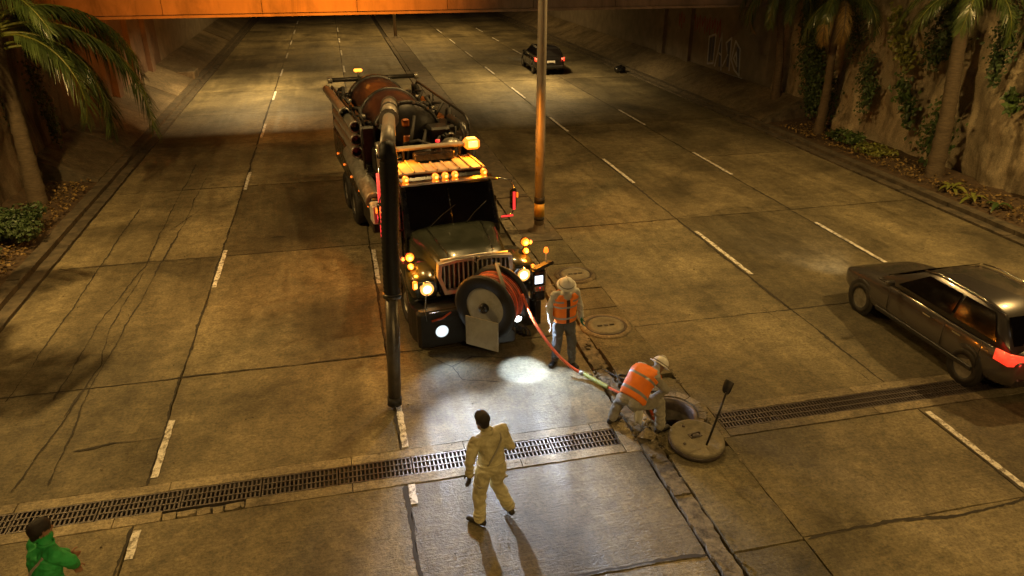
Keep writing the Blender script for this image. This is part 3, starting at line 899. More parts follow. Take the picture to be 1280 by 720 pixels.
part(MB().box((-.42, 5.0, .86), (.1, 9.4, .24)).box((.42, 5.0, .86), (.1, 9.4, .24)).box((0, 2.0, .86), (.8, .12, .2)).box((0, 6.0, .86), (.8, .12, .2)).box((0, 9.5, .86), (.8, .12, .2)), 'chassis', 'blackm')
def wheel(x, y, w, outer):
    t = MB().lathe([(.30, -w / 2), (.44, -w / 2), (.50, -w / 2 + .03), (.52, -w / 2 + .06), (.52, w / 2 - .06), (.50, w / 2 - .03), (.44, w / 2), (.30, w / 2)], (x, y, .52), (1, 0, 0), 36, close=True)
    W = part(t, 'wheel', 'rubber')
    s = outer
    part(MB().lathe([(.31, s * (w / 2 - .02)), (.29, s * (w / 2 - .06)), (.20, s * (w / 2 - .10)), (.12, s * (w / 2 - .02)), (.001, s * (w / 2))], (x, y, .52), (1, 0, 0), 24), 'rim', 'alu', W)
for s in (-1, 1):
    wheel(s * 1.02, 1.15, .30, s)
    for yy in (7.2, 8.55):
        wheel(s * 1.05, yy, .28, s); wheel(s * .72, yy, .28, -s)

# bumper and front deck
P = [(-1.24, .22), (-1.20, .03), (-1.0, -.04), (1.0, -.04), (1.20, .03), (1.24, .22), (1.24, .5), (-1.24, .5)]
part(MB().prism(P, .16, .80), 'bumper', 'matblack')
part(MB().box((-.74, -.12, .5), (.96, .22, .74), bev=.05), 'bumper_block', 'matblack')
part(MB().tube([(-.64, .30, 1.60), (0, .22, 1.655), (.64, .30, 1.60)], .022, 8), 'hood_edge_trim', 'bright')
part(MB().box((0, .0, .83), (2.0, .5, .05)), 'bumper_step', 'blackm')
for s in (-1,):
    f = part(MB().lathe([(.13, .05), (.13, 0), (.10, -.015)], (-.80, -.245, .47), (0, 1, 0), 20), 'fog_lamp', 'blackm')
    part(MB().lathe([(.118, -.010), (.09, -.020), (.07, -.022)], (-.80, -.245, .47), (0, 1, 0), 20), 'halo_ring', 'ledglow', f)  # glowing ring modelled as the lamp's halo
    part(MB().lathe([(.075, -.018), (.05, -.030), (.001, -.036)], (-.80, -.245, .47), (0, 1, 0), 20), 'lens', 'led', f)
spot('fog_light', (-.80, -.32, .47), (-.75, -3.0, -.15), 40, (.75, .95, 1.2), 110, .8, .06, tr)
part(MB().tube([(-1.06, -.22, .70), (-1.08, -.22, .9), (-1.04, -.16, 1.15), (-1.0, -.18, 1.22)], .012, 6), 'sight_rod', 'alu')
part(MB().tube([(-.98, -.25, .70), (-.78, -.27, .74), (-.62, -.24, .82)], .02, 8), 'tow_handle', 'hose')

# hood, grille, fenders
secs = []
for i in range(9):
    t = i / 8; y = .40 + 1.32 * t
    w = .70 + .22 * t ** .8; zt = 1.58 + .17 * t - (.07 if i == 0 else 0); zb = 1.0
    s = []
    for k in range(17):
        a = -1 + 2 * k / 16
        x = w * math.copysign(1 - (1 - abs(a)) ** 1.6, a)
        drop = abs(a) ** 5
        z = zt - (zt - zb) * (drop ** 2.2) - .05 * a * a + (.018 if abs(a) < .38 else 0)
        s.append((x * (1 + .05 * drop), y - (.06 * (1 - a * a) if i == 0 else 0), z))
    secs.append(s)
hood = part(MB().loft(secs, closed=False), 'hood', 'hood')
for s in (-1, 1):
    part(MB().tube([(s * .42, .45, 1.60), (s * .5, 1.0, 1.68), (s * .56, 1.7, 1.755)], .008, 6), 'hood_seam', 'black', hood)
part(MB().prism([(-.68, .30), (.68, .30), (.68, .5), (-.68, .5)], .93, 1.5), 'radiator', 'black')
def grille():
    fr = MB()
    out = [(-.70, 1.56), (-.72, 1.30), (-.60, .95), (.60, .95), (.72, 1.30), (.70, 1.56), (.35, 1.61), (-.35, 1.61)]
    inn = [(-.63, 1.51), (-.65, 1.30), (-.55, 1.02), (.55, 1.02), (.65, 1.30), (.63, 1.51), (.32, 1.55), (-.32, 1.55)]
    n = len(out)
    vs = [(x, .20, z) for x, z in out] + [(x, .215, z) for x, z in inn] + [(x, .33, z) for x, z in out] + [(x, .33, z) for x, z in inn]
    fs = []
    for i in range(n):
        j = (i + 1) % n
        fs += [(i, j, n + j, n + i), (i, 2 * n + i, 2 * n + j, j), (n + i, n + j, 3 * n + j, 3 * n + i)]
    g = part(fr.add(vs, fs), 'grille_frame', 'bright')
    for i in range(14):
        x = -.585 + i * .09
        zb = 1.03 if abs(x) < .54 else 1.12
        part(MB().box((x, .262, (zb + 1.53) / 2), (.022, .06, 1.53 - zb), bev=.006), 'grille_bar', 'bright', g)
    d = [(0, 1.66), (.085, 1.585), (0, 1.51), (-.085, 1.585)]
    part(MB().add([(x, .175, z) for x, z in d] + [(x, .205, z) for x, z in d], [(0, 1, 2, 3), (4, 7, 6, 5), (0, 4, 5, 1), (1, 5, 6, 2), (2, 6, 7, 3), (3, 7, 4, 0)]), 'emblem', 'bright', g)
    part(MB().box((0, .170, 1.585), (.022, .012, .085)).box((-.018, .171, 1.575), (.05, .012, .016)).box((.018, .1705, 1.6), (.05, .012, .016)), 'emblem_mark', 'black', g)
grille()
for s in (-1, 1):
    secs = []
    for i in range(13):
        a = R(190 - i * 16.5); cy, cz = 1.15, .52
        ro, ri = .74, .64
        yo, zo = cy + math.cos(a) * ro * 1.05, cz + math.sin(a) * ro
        yi, zi = cy + math.cos(a) * ri * 1.05, cz + math.sin(a) * ri
        secs.append([(s * 1.22, yo, zo - .03), (s * 1.10, yo, zo + .03), (s * .70, yo, zo + .06), (s * .70, yi, zi), (s * 1.22, yi, zi)])
    F = part(MB().loft(secs), 'fender', 'hood')
    secs = []
    for y, x0, x1, z0, z1 in ((.22, .74, 1.14, .95, 1.26), (.30, .70, 1.20, .88, 1.33), (.52, .66, 1.22, .82, 1.38), (.8, .62, 1.20, 1.0, 1.40), (1.1, .62, 1.16, 1.15, 1.36)):
        n = []
        for k in range(12):
            a = 2 * PI * k / 12
            ca, sa = math.cos(a), math.sin(a)
            ca = math.copysign(abs(ca) ** .55, ca); sa = math.copysign(abs(sa) ** .55, sa)
            n.append((s * ((x0 + x1) / 2 + (x1 - x0) / 2 * ca), y, (z0 + z1) / 2 + (z1 - z0) / 2 * sa))
        secs.append(n)
    part(MB().loft(secs), 'headlamp_pod', 'hood', F)
    H = part(MB().lathe([(.135, .04), (.14, -.01), (.125, -.025)], (s * .93, .215, 1.12), (0, 1, 0), 22), 'headlight', 'chrome')
    part(MB().lathe([(.128, -.018), (.10, -.034), (.078, -.036)], (s * .93, .215, 1.12), (0, 1, 0), 22), 'halo_ring', 'halo', H)  # halo of the headlight built as a glowing ring
    part(MB().lathe([(.08, -.03), (.06, -.046), (.001, -.055)], (s * .93, .215, 1.12), (0, 1, 0), 22), 'lens', 'head', H)
    spot('head_beam', (s * .93, .08, 1.12), (s * .9 + .15, -7.5, 0), 1900, (.88, .95, 1.08), 56, 1.0, .06, tr)
    T = part(MB().box((s * 1.13, .26, 1.20), (.09, .08, .16), bev=.02), 'turn_signal', 'amber')
    part(MB().box((s * 1.13, .214, 1.20), (.05, .014, .09)), 'signal_glow_core', 'amber_core', T)  # bright core within orange, glow put into the shape
    part(MB().box((s * 1.13, .325, 1.20), (.13, .06, .2), bev=.02), 'signal_housing', 'black', T)
    for (yy, zz, rr_) in ((.62, 1.60, .078), (.58, 1.43, .058)):
        L = part(MB().lathe([(.001, -.05), (rr_ * .7, -.04), (rr_, 0), (rr_, .03)], (s * 1.12, yy, zz), (0, 1, 0), 16), 'amber_flasher', 'amber')
        part(MB().lathe([(.001, -.062), (rr_ * .42, -.054), (rr_ * .5, -.036)], (s * 1.12, yy, zz), (0, 1, 0), 14), 'flasher_glow_core', 'amber_core', L)  # bright core in an oversized lens gives the flasher its glow
        part(MB().lathe([(rr_ + .012, 0), (rr_ + .012, .05), (.001, .06)], (s * 1.12, yy, zz), (0, 1, 0), 16), 'flasher_housing', 'black', L)
    part(MB().tube([(s * 1.12, .67, 1.60), (s * 1.12, .70, 1.3)], .02, 8), 'flasher_post', 'blackm')
    point('flasher_light', (s * 1.16, .46, 1.58), 30, (1.0, .30, .015), .05, tr)
    part(MB().lathe([(.001, -.03), (.035, -.02), (.04, .02)], (s * 1.24, .66, 1.57), (s * .6, 1, 0), 12), 'red_marker', 'red')

# cab
prof = [(1.66, .95), (1.66, 1.66), (2.10, 2.50), (2.32, 2.62), (3.26, 2.62), (3.36, 2.4), (3.36, .95)]
secs = []
for x, k in ((-.98, 0), (-.95, 1), (.95, 1), (.98, 0)):
    s = []
    for y, z in prof:
        ins = 0
        zz = z - (.03 if (k == 0 and z > 2.4) else 0)
        tx = x * (1 - .05 * max(0, (z - 1.6)))
        s.append((tx, y + (.02 if k == 0 else 0), zz))
    secs.append(s)
cab = part(MB().loft(secs, smooth=False), 'cab', 'black')
# windshield, two panes proud of the sloped face
def slab4(p, t=.012):
    p = [Vector(q) for q in p]
    n = (p[1] - p[0]).cross(p[3] - p[0]).normalized() * t
    return MB().add([q + n for q in p] + [q - n for q in p], [(0, 1, 2, 3), (4, 7, 6, 5), (0, 4, 5, 1), (1, 5, 6, 2), (2, 6, 7, 3), (3, 7, 4, 0)])
def wsp(x, t): return (x * (1 - .04 * t), 1.655 + .44 * t - .012, 1.665 + .84 * t)
for x0, x1 in ((-.86, -.012), (.012, .86)):
    part(slab4([wsp(x0, .06), wsp(x1, .06), wsp(x1, .95), wsp(x0, .95)]), 'windshield_pane', 'glass', cab)
part(MB().tube([wsp(0, .03), wsp(0, .97)], .02, 8), 'windshield_divider', 'black', cab)
for a, b in ((-.55, .1), (.2, .75)):
    part(MB().tube([Vector(wsp(a, .03)) + Vector((0, -.03, 0)), Vector(wsp((a + b) / 2, .3)) + Vector((0, -.035, 0)), Vector(wsp(b, .5)) + Vector((0, -.03, 0))], .009, 6), 'wiper', 'rubber', cab)
for s in (-1, 1):
    D = part(MB().box((s * .985, 2.55, 1.55), (.03, 1.2, 1.15), bev=.012), 'door', 'black', cab)
    part(slab4([(s * .975, 2.05, 1.75), (s * .975, 3.05, 1.75), (s * .938, 3.05, 2.42), (s * .938, 2.28, 2.42)], .014), 'door_window', 'glass', cab)
    part(MB().box((s * 1.01, 2.95, 1.55), (.03, .16, .04)), 'door_handle', 'chrome', cab)
    part(MB().box((s * 1.05, 2.45, .62), (.22, .9, .07)).box((s * 1.02, 2.45, .92), (.16, .9, .06)), 'step', 'alu', cab)
# roof cap with ribs
rf = part(MB().box((0, 2.78, 2.645), (1.78, 1.0, .05), bev=.02), 'roof_cap', 'roof', cab)
for i in range(8):
    x = -.81 + i * 1.62 / 7
    part(MB().box((x, 2.78, 2.685), (.035, .98, .035), bev=.01), 'roof_rib', 'roof', cab)
part(MB().prism([(-.92, 1.93), (.92, 1.93), (.94, 2.16), (-.94, 2.16)], 2.515, 2.55), 'sun_visor', 'chrome', cab)
for x in (-.80, -.2, 0, .2, .80):
    c = part(MB().lathe([(.001, -.06), (.045, -.05), (.062, 0), (.062, .06)], (x, 2.12, 2.60), (0, 1, 0), 14), 'clearance_light', 'amber', cab)
    part(MB().lathe([(.001, -.066), (.022, -.062), (.026, -.052)], (x, 2.12, 2.60), (0, 1, 0), 12), 'marker_glow_core', 'amber_core', cab)  # bright core imitating the glow of the clearance light
# light bar
lb = part(MB().box((0, 3.2, 2.93), (1.7, .2, .07), bev=.02), 'light_bar', 'roof')
for s in (-1, 1):
    part(MB().box((s * .6, 3.2, 2.78), (.05, .05, .28)), 'bracket', 'blackm', lb)
    part(MB().box((s * (.86 if s > 0 else .86), 3.16, 2.93), (.32 if s > 0 else .2, .26, .22 if s > 0 else .19), bev=.05), 'beacon', 'amber', lb)
    part(MB().box((s * .86, 3.03, 2.94), (.2 if s > 0 else .1, .04, .13 if s > 0 else .10), bev=.015).box((s * .86, 3.16, 3.035), (.2 if s > 0 else .1, .15, .04), bev=.015), 'beacon_glow_core', 'amber_core', lb)  # bright cores imitating the beacon's bloom
    spot('beacon_light', (s * .90, 2.97, 3.06), (s * .35, 2.2, 2.3), 140 if s > 0 else 115, (1.0, .24, .008), 140, .4, .06, tr)
spot('beacon_side_light', (1.06, 3.2, 2.98), (3.2, 4.9, 2.1), 420, (1.0, .27, .012), 70, .9, .06, tr)
spot('beacon_side_light', (-1.12, 3.4, 2.95), (-4.0, 4.8, 0), 150, (1.0, .26, .01), 90, .8, .06, tr)
part(MB().box((0, 3.02, 2.78), (.85, .22, .18), bev=.03), 'roof_unit', 'black')
# mirrors
for s in (-1, 1):
    mr = part(MB().box((s * 1.36, 1.95, 2.03), (.13, .10, .44), bev=.03), 'mirror', 'black')
    part(MB().box((s * 1.36, 2.005, 2.03), (.11, .012, .40)), 'mirror_glass', 'chrome', mr)
    part(MB().tube([(s * .95, 2.1, 2.44), (s * 1.12, 2.0, 2.47), (s * 1.30, 1.95, 2.42), (s * 1.37, 1.95, 2.3), (s * 1.37, 1.95, 1.78), (s * 1.30, 1.92, 1.70), (s * .98, 1.85, 1.66)], .016, 8), 'mirror_arm', 'chrome', mr)
    part(MB().box((s * 1.36, 1.892, 2.0), (.05, .014, .38)).box((s * 1.2, 1.87, 1.70), (.26, .014, .035)), 'red_glow_strip', 'red', mr)  # emissive strips stand in for red light falling on the mirror arm
    part(MB().box((s * 1.445, 1.95, 2.1), (.03, .05, .10)), 'mirror_marker', 'amber_dim', mr)
# exhaust stack and left side gear
part(MB().tube([(-1.02, 3.5, .9), (-1.02, 3.5, 2.9), (-1.03, 3.56, 3.02)], [.09, .085, .075], 16), 'exhaust_stack', 'alu')
part(MB().tube([(-1.25, 2.67, 1.25), (-1.25, 2.67, 2.62)], .028, 8), 'red_glow_strip', 'red')  # emissive tube, red light on the mirror arm put in as glow
part(MB().tube([(-1.2, 2.72, 1.15), (-1.2, 2.72, 2.72), (-1.0, 2.75, 2.74)], .022, 8), 'grab_rail', 'chrome')
point('added_red_light', (-1.40, 2.4, 1.8), 9, (1, .03, .04), .1, tr)  # added light, spreads red round the glowing tube
# debris tank and body
TZ, TR = 2.62, .78
tank = part(MB().lathe([(.001, 5.18), (.35, 5.22), (.62, 5.34), (TR - .02, 5.5), (TR, 5.6), (TR, 9.6), (TR - .05, 9.8), (.5, 10.0), (.001, 10.05)], (0, 0, TZ), (0, 1, 0), 48), 'debris_tank', 'rust')
for yy, w in ((5.55, .09), (7.4, .06), (9.4, .1)):
    part(MB().lathe([(TR - .02, yy - w), (TR + .055, yy - w), (TR + .055, yy + w), (TR - .02, yy + w)], (0, 0, TZ), (0, 1, 0), 48), 'tank_band', 'blackm', tank)
part(MB().lathe([(.001, 5.165), (.36, 5.205), (.63, 5.325), (TR - .03, 5.45)], (0, 0, TZ), (0, 1, 0), 48), 'tank_head', 'blackm', tank)
for k in range(14):
    a = 2 * PI * k / 14
    part(MB().box((math.cos(a) * (TR + .03), 5.44, TZ + math.sin(a) * (TR + .03)), (.05, .05, .05)), 'clamp_bolt', 'alu', tank)
for x, z in ((-.10, 3.02), (-.08, 2.62)):
    part(MB().box((x, 5.16, z), (.17, .1, .22 if z < 2.8 else .18), bev=.03), 'inspection_port', 'orangeport', tank)
# black equipment crowding both sides of the tank
q_ = random.Random(19)
for s in (-1, 1):
    for k in range(5):
        y0 = 5.25 + k * .88
        part(MB().box((s * 1.0, y0 + .4, 2.45 + q_.uniform(-.05, .1)), (.42, .8, q_.uniform(.75, 1.0)), bev=.05), 'equipment_box', 'black' if k % 2 else 'blackm')
        part(MB().tube([(s * (.85 + q_.uniform(0, .3)), y0 + .1, 2.9), (s * (.9 + q_.uniform(0, .3)), y0 + .25, 3.12 + q_.uniform(0, .15)), (s * (.95 + q_.uniform(0, .2)), y0 + .7, 3.1), (s * 1.1, y0 + .8, 2.8)], q_.uniform(.03, .06), 10), 'hydraulic_hose', 'rubber')
        part(MB().lathe([(.07, 0), (.085, .02), (.085, .08), (.05, .1), (.001, .1)], (s * (.95 + q_.uniform(-.1, .2)), y0 + q_.uniform(.1, .7), 2.95), n=14), 'valve_cap', 'alu' if k in (1, 3) else 'blackm')
part(MB().box((.55, 4.75, 2.5), (.5, .5, 1.0), bev=.05), 'hydraulic_unit', 'blackm')
part(MB().box((.95, 4.6, 2.2), (.35, .7, 1.2), bev=.05), 'oil_reservoir', 'blackm')
part(MB().box((-.75, 4.8, 2.1), (.4, .6, .9), bev=.05), 'hydraulic_unit', 'blackm')
for k in range(7):
    a = Vector((q_.uniform(-.3, 1.0), 4.4 + q_.uniform(-.3, .3), 2.2)); b = Vector((q_.uniform(-.1, 1.1), 4.9 + q_.uniform(0, .3), 2.9 + q_.uniform(-.2, .3)))
    part(MB().tube(cat_rom_([a, a.lerp(b, .4) + Vector((q_.uniform(-.2, .2), -.2, .3)), b]), q_.uniform(.02, .045), 8), 'hydraulic_hose', 'rubber')
part(MB().lathe([(.06, 0), (.1, 0), (.1, .05), (.06, .05)], (.72, 4.25, 2.82), (0, 1, .4), 18, close=True), 'valve_wheel', 'alu')
# side water tanks and boxes
for s in (-1, 1):
    b = part(MB().box((s * 1.06, 7.1, 1.62), (.36, 5.2, .95), bev=.08), 'water_tank', 'black')
    part(MB().box((s * 1.10, 4.4, 1.35), (.30, 1.3, .8), bev=.03), 'toolbox', 'blackm')
    for k in range(5):
        part(MB().lathe([(.001, -.02), (.025, -.015), (.03, .01)], (s * 1.255, 4.2 + k * 1.2, 1.45), (-s, 0, 0), 10), 'side_marker', 'amber_dim')
    part(MB().tube([(s * 1.2, 4.5, 2.2), (s * 1.22, 4.5, 3.05), (s * 1.2, 4.75, 3.2), (s * 1.18, 9.4, 3.2), (s * 1.18, 9.6, 3.0), (s * 1.18, 9.6, 2.0)], .032, 8), 'side_rail', 'blackm')
    for yy in (6.0, 7.6): part(MB().tube([(s * 1.19, yy, 3.2), (s * 1.19, yy, 2.0)], .025, 8), 'rail_post', 'blackm')
part(MB().tube([(-1.16, 9.55, 3.34), (1.16, 9.55, 3.34)], .06, 12), 'rear_crossbar', 'blackm')
for s in (-1, 1): part(MB().lathe([(.001, 0), (.085, .0), (.085, .12), (.001, .12)], (s * 1.2 - .06, 9.55, 3.34), (1, 0, 0), 14), 'crossbar_end', 'alu')
# suction tube rack on the side of the suction boom
for z, y0 in ((3.05, 4.95), (2.76, 4.95), (2.48, 5.0), (3.18, 5.9)):
    x = -1.28 if y0 < 5.5 else -1.36
    T = part(MB().lathe([(.105, 0), (.13, 0), (.13, .10), (.112, .11), (.112, 3.2), (.095, 3.2), (.095, .05)], (x, y0, z), (0, 1, 0), 20), 'suction_tube', 'alu')
    part(MB().lathe([(.094, .2), (.001, .2)], (x, y0, z), (0, 1, 0), 20), 'tube_inside', 'black', T)
part(MB().box((-1.2, 6.0, 2.75), (.06, .08, 1.2)).box((-1.2, 7.6, 2.75), (.06, .08, 1.2)), 'tube_rack', 'blackm')
# ribbed suction hose along the side
pts = [(-1.22, 6.4, 2.12), (-1.24, 5.4, 2.05), (-1.22, 4.4, 1.86), (-1.16, 3.8, 1.66)]
P = []; RS = []
for i in range(3):
    for k in range(14):
        t = k / 14; a, b = Vector(pts[i]), Vector(pts[i + 1])
        P.append(a.lerp(b, t)); RS.append(.185 if k % 2 else .205)
part(MB().tube(P, RS, 18), 'ribbed_hose', 'alu')
part(MB().box((-1.18, 3.55, 1.5), (.24, .36, .42), bev=.03), 'side_cabinet', 'white')
# machinery between cab and tank
part(MB().box((.2, 4.3, 1.5), (1.6, 1.2, .9), bev=.05), 'pump_housing', 'blackm')
part(MB().cyl((.62, 3.9, 1.9), (.62, 3.9, 2.75), .22, .22, 20), 'filter_canister', 'black')
part(MB().lathe([(.23, 0), (.24, .03), (.15, .12), (.001, .14)], (.62, 3.9, 2.75), n=20), 'filter_cap', 'alu')
part(MB().cyl((.15, 4.5, 1.9), (.15, 4.5, 2.6), .2, .2, 20), 'silencer', 'blackm')
part(MB().tube([(1.0, 4.1, 1.8), (1.02, 4.1, 2.9), (1.0, 4.25, 3.05), (.9, 5.0, 3.1)], .085, 14), 'vent_pipe', 'blackm')
part(MB().tube([(.95, 3.6, 2.2), (1.1, 3.75, 2.6), (1.15, 4.3, 2.7), (.9, 5.2, 2.6)], .05, 10), 'hydraulic_hose', 'rubber')
part(MB().tube([(.5, 3.7, 2.1), (.3, 3.65, 2.75), (-.1, 3.9, 2.9), (-.3, 4.5, 2.7)], .035, 8), 'hydraulic_hose', 'rubber')
part(MB().tube([(-.7, 3.65, 1.8), (-.8, 3.7, 2.8), (-.6, 4.0, 3.0), (-.5, 5.1, 3.0)], .03, 8), 'hydraulic_hose', 'rubber')
part(MB().lathe([(.001, 0), (.05, 0), (.05, .05), (.001, .06)], (.25, 3.62, 2.9), n=12), 'warning_lamp', 'red')
# rear beacon
rb = part(MB().box((-.35, 10.0, 3.50), (.24, .10, .09), bev=.03), 'rear_beacon', 'beacon')
part(MB().cyl((-.35, 10.0, 3.2), (-.35, 10.0, 3.46), .03), 'beacon_post', 'blackm', rb)
spot('rear_beacon_light', (-.35, 10.16, 3.52), (-1.2, 18, 6.2), 6500, (1.0, .26, .012), 105, 1.0, .08, tr)
for s in (-1, 1): part(MB().box((s * 1.0, 10.02, 1.1), (.2, .05, .1)), 'tail_light', 'tail')

# suction boom: pedestal, telescopic tubes, hanging suction tube
b0, b1 = tl(1.12, 17.3, 3.40), tl(.62, 10.68, 4.08)
ax = (b1 - b0).normalized(); mid = b0.lerp(b1, .42)
boom = part(MB().tube([b0 - ax * .1, mid], .165, 22), 'boom_outer_tube', 'pole')
part(MB().tube([mid - ax * .05, b1 - ax * .08], .12, 20), 'boom_inner_tube', 'pole', boom)
for t in (.0, .2, .42):
    c = b0.lerp(b1, t); part(MB().tube([c - ax * .06, c + ax * .06], .195, 22), 'boom_collar', 'alu', boom)
d0 = b0 - ax * .1
part(MB().tube([d0, d0 - ax * .5], .165, 20), 'boom_elbow', 'blackm', boom)
part(MB().box((d0.x, d0.y + .1, 2.6), (.3, .3, 1.3)), 'boom_pedestal', 'blackm', boom)
part(MB().tube([b0.lerp(b1, .06) + Vector((.1, 0, -.18)), b0.lerp(b1, .40) + Vector((.1, 0, -.2))], .04, 10), 'boom_cylinder', 'blackm', boom)
tb = tl(.41, 10.14, .07); tt = tl(.62, 10.60, 3.95); tm = tt.lerp(tb, .53)
hp_ = cat_rom_([b1 - ax * .12, b1 + ax * .03, b1 + ax * .08 + Vector((0, 0, -.06)), tt], 5); hr_ = [.118] * 5 + [.122] * 5 + [.130] * (len(hp_) - 10)
for k in range(1, 61):
    hp_.append(tt.lerp(tm, k / 60) + Vector((.006 * math.sin(k * .12), .012 * math.sin(k * .08), 0))); hr_.append(.127 if k % 2 else .138)
st = part(MB().tube(hp_, hr_, 22), 'suction_hose', 'matblack')
part(MB().tube([tm + Vector((0, 0, .02)), tb], .104, 22), 'suction_pipe', 'suction')
for t, r_, h in ((.53, .142, .035), (.985, .114, .07)):
    c = tt.lerp(tb, t); d = (tb - tt).normalized()
    part(MB().tube([c - d * h, c + d * h], r_, 22), 'pipe_collar', 'suction' if t < .9 else 'rubber')
part(MB().tube([b1 + Vector((-.17, 0, .0)), b1 + Vector((-.17, -.1, -.1)), b1 + Vector((0, -.17, -.14)), b1 + Vector((.17, -.1, -.1))], .018, 8), 'hose_bracket', 'chrome')

# hose reel on the front
rc = tl(2.30, 11.52, 1.02)
n = Vector((-.66, -.75, 0)); q = Matrix.Rotation(-TA, 3, 'Z'); n = (q @ n).normalized()
side = Vector((0, 0, 1)).cross(n).normalized()
RF = .60; HW = .23
reel = part(MB().lathe([(.22, -HW), (.22, HW)], rc, n, 32), 'hose_reel', 'black')
for s in (-1, 1):
    part(MB().lathe([(RF, s * HW), (RF, s * (HW + .05)), (RF - .05, s * (HW + .07)), (RF - .22, s * (HW + .05)), (RF - .24, s * (HW + .02)), (RF - .24, s * HW)], rc, n, 44, close=True), 'reel_flange', 'matblack', reel)
    part(MB().lathe([(RF - .22, s * (HW + .03)), (.001, s * (HW + .035))], rc, n, 40), 'reel_disc', 'plate', reel)
    part(MB().lathe([(.09, s * HW), (.09, s * (HW + .10)), (.05, s * (HW + .13)), (.001, s * (HW + .13))], rc, n, 20), 'reel_hub', 'black', reel)
rr = random.Random(3)
for lay, r_ in ((0, .40), (1, .455), (2, .50)):
    m_ = 9 - lay % 2
    for i in range(m_):
        h = -HW + .03 + (i + (lay % 2) * .5) * (2 * HW - .06) / 8.5
        pts = []
        for k in range(33):
            a = 2 * PI * k / 32
            rr_ = r_ + .008 * math.sin(3 * a + i)
            pts.append(rc + n * (h + .006 * math.sin(2 * a + i * 1.7)) + (side * math.cos(a) + Vector((0, 0, 1)) * math.sin(a)) * rr_)
        part(MB().tube(pts, .0245, 7, caps=False), 'hose_wrap', 'coil' if (i + lay) % 3 else 'hose', reel)
pc = rc + n * .40 + side * .02 + Vector((0, 0, -.44)); pn = (q @ Vector((-.58, -.81, 0))).normalized(); ps = Vector((0, 0, 1)).cross(pn).normalized()
mb = slab4([pc - ps * .31 + Vector((0, 0, -.26)), pc + ps * .31 + Vector((0, 0, -.30)), pc + ps * .31 + Vector((0, 0, .26)), pc - ps * .31 + Vector((0, 0, .30))], .012)
part(mb, 'reel_guard_plate', 'plate', reel)
part(MB().tube([rc + n * .2 + side * .36 + Vector((0, 0, .42)), rc + n * -.2 + side * -.02 + Vector((0, 0, .64)), rc - n * .26 + Vector((0, 0, .62))], .035, 10), 'hose_guide', 'plate', reel)
part(MB().box(rc + Vector((.0, .55, -.5)), (.3, .7, .16)).box(rc + Vector((0, .1, -.62)), (.7, .5, .14)), 'reel_arm', 'blackm', reel)
part(MB().box(rc - n * .12 + Vector((.05, 0, -.68)), (.55, .4, .3), bev=.04).box(rc - n * .35 + Vector((.2, 0, -.5)), (.3, .3, .5), bev=.03), 'reel_motor', 'blackm', reel)
for k in range(4):
    a = rc - n * .3 + Vector((.1 + .08 * k, -.12, -.4 - .05 * k))
    part(MB().tube([a, a + Vector((.12, -.12, -.12)), a + Vector((.2, -.02, -.3)), a + Vector((.1, .12, -.36))], .018, 7), 'reel_hose_line', 'rubber', reel)
wl = tl(2.70, 11.25, .78)
w_ = part(MB().lathe([(.08, .06), (.085, 0), (.07, -.02)], wl, (q @ Vector((0, 1, .25))), 16), 'work_lamp', 'blackm', reel)
part(MB().lathe([(.068, -.012), (.05, -.03), (.001, -.035)], wl, (q @ Vector((0, 1, .25))), 16), 'lens', 'led', w_)
spot('work_light', tl(2.80, 10.97, 1.15), tl(2.72, 10.80, 0), 340, (.72, .92, 1.25), 48, .6, .03, tr)
spot('work_flood', tl(2.86, 10.98, .95), tl(3.1, 9.0, .2), 330, (.75, .92, 1.2), 120, .7, .06, tr)
# control panel and whip lamp
cp = tl(3.20, 11.78, 1.16)
C = part(MB().box(cp, (.24, .2, .62), bev=.03), 'control_panel', 'black')
part(MB().box(cp + Vector((-.02, -.105, .13)), (.15, .012, .15)), 'screen', 'screen', C)
part(MB().box(cp + Vector((.0, -.104, -.05)), (.19, .010, .10)), 'switch_plate', 'plate', C)
for k in range(6):
    part(MB().cyl(cp + Vector((-.06 + .06 * (k % 3), -.10, -.03 - .045 * (k // 3))), cp + Vector((-.06 + .06 * (k % 3), -.125, -.03 - .045 * (k // 3))), .014, n=8), 'switch', 'red' if k == 1 else 'hose', C)
part(MB().box(cp + Vector((.06, -.06, .37)), (.34, .32, .05), rot=Matrix.Rotation(R(-20), 3, 'X') @ Matrix.Rotation(R(-18), 3, 'Y')), 'panel_hood', 'rubber', C)
part(MB().tube([cp + Vector((.14, 0, -.3)), cp + Vector((.16, 0, .2)), cp + Vector((.15, 0, .6))], .011, 7), 'whip_rod', 'white', C)
part(MB().lathe([(.001, .1), (.03, .09), (.042, .04), (.04, 0)], cp + Vector((.15, 0, .6)), n=14), 'whip_lamp', 'amber', C)
part(MB().box(cp + Vector((0, .1, -.55)), (.1, .3, .5)).box(cp + Vector((-.3, .2, -.7)), (.7, .12, .12)), 'panel_bracket', 'blackm', C)
# ------------------------------------------------------------------ people
def capsule(mb, a, b, r0, r1, n=12):
    a, b = Vector(a), Vector(b)
    d, u, v = frame_of(b - a if (b - a).length > 1e-5 else Vector((0, 0, 1)))
    prof = []
    for k in range(4):
        t = k / 4 * PI / 2; prof.append((math.sin(t) * r0, a - d * math.cos(t) * r0))
    prof.append((r0, a)); prof.append((r1, b))
    for k in range(1, 5):
        t = k / 4 * PI / 2; prof.append((math.cos(t) * r1, b + d * math.sin(t) * r1))
    secs = [[c + (u * math.cos(2 * PI * k / n) + v * math.sin(2 * PI * k / n)) * max(r, .0008) for k in range(n)] for r, c in prof]
    mb.loft(secs)

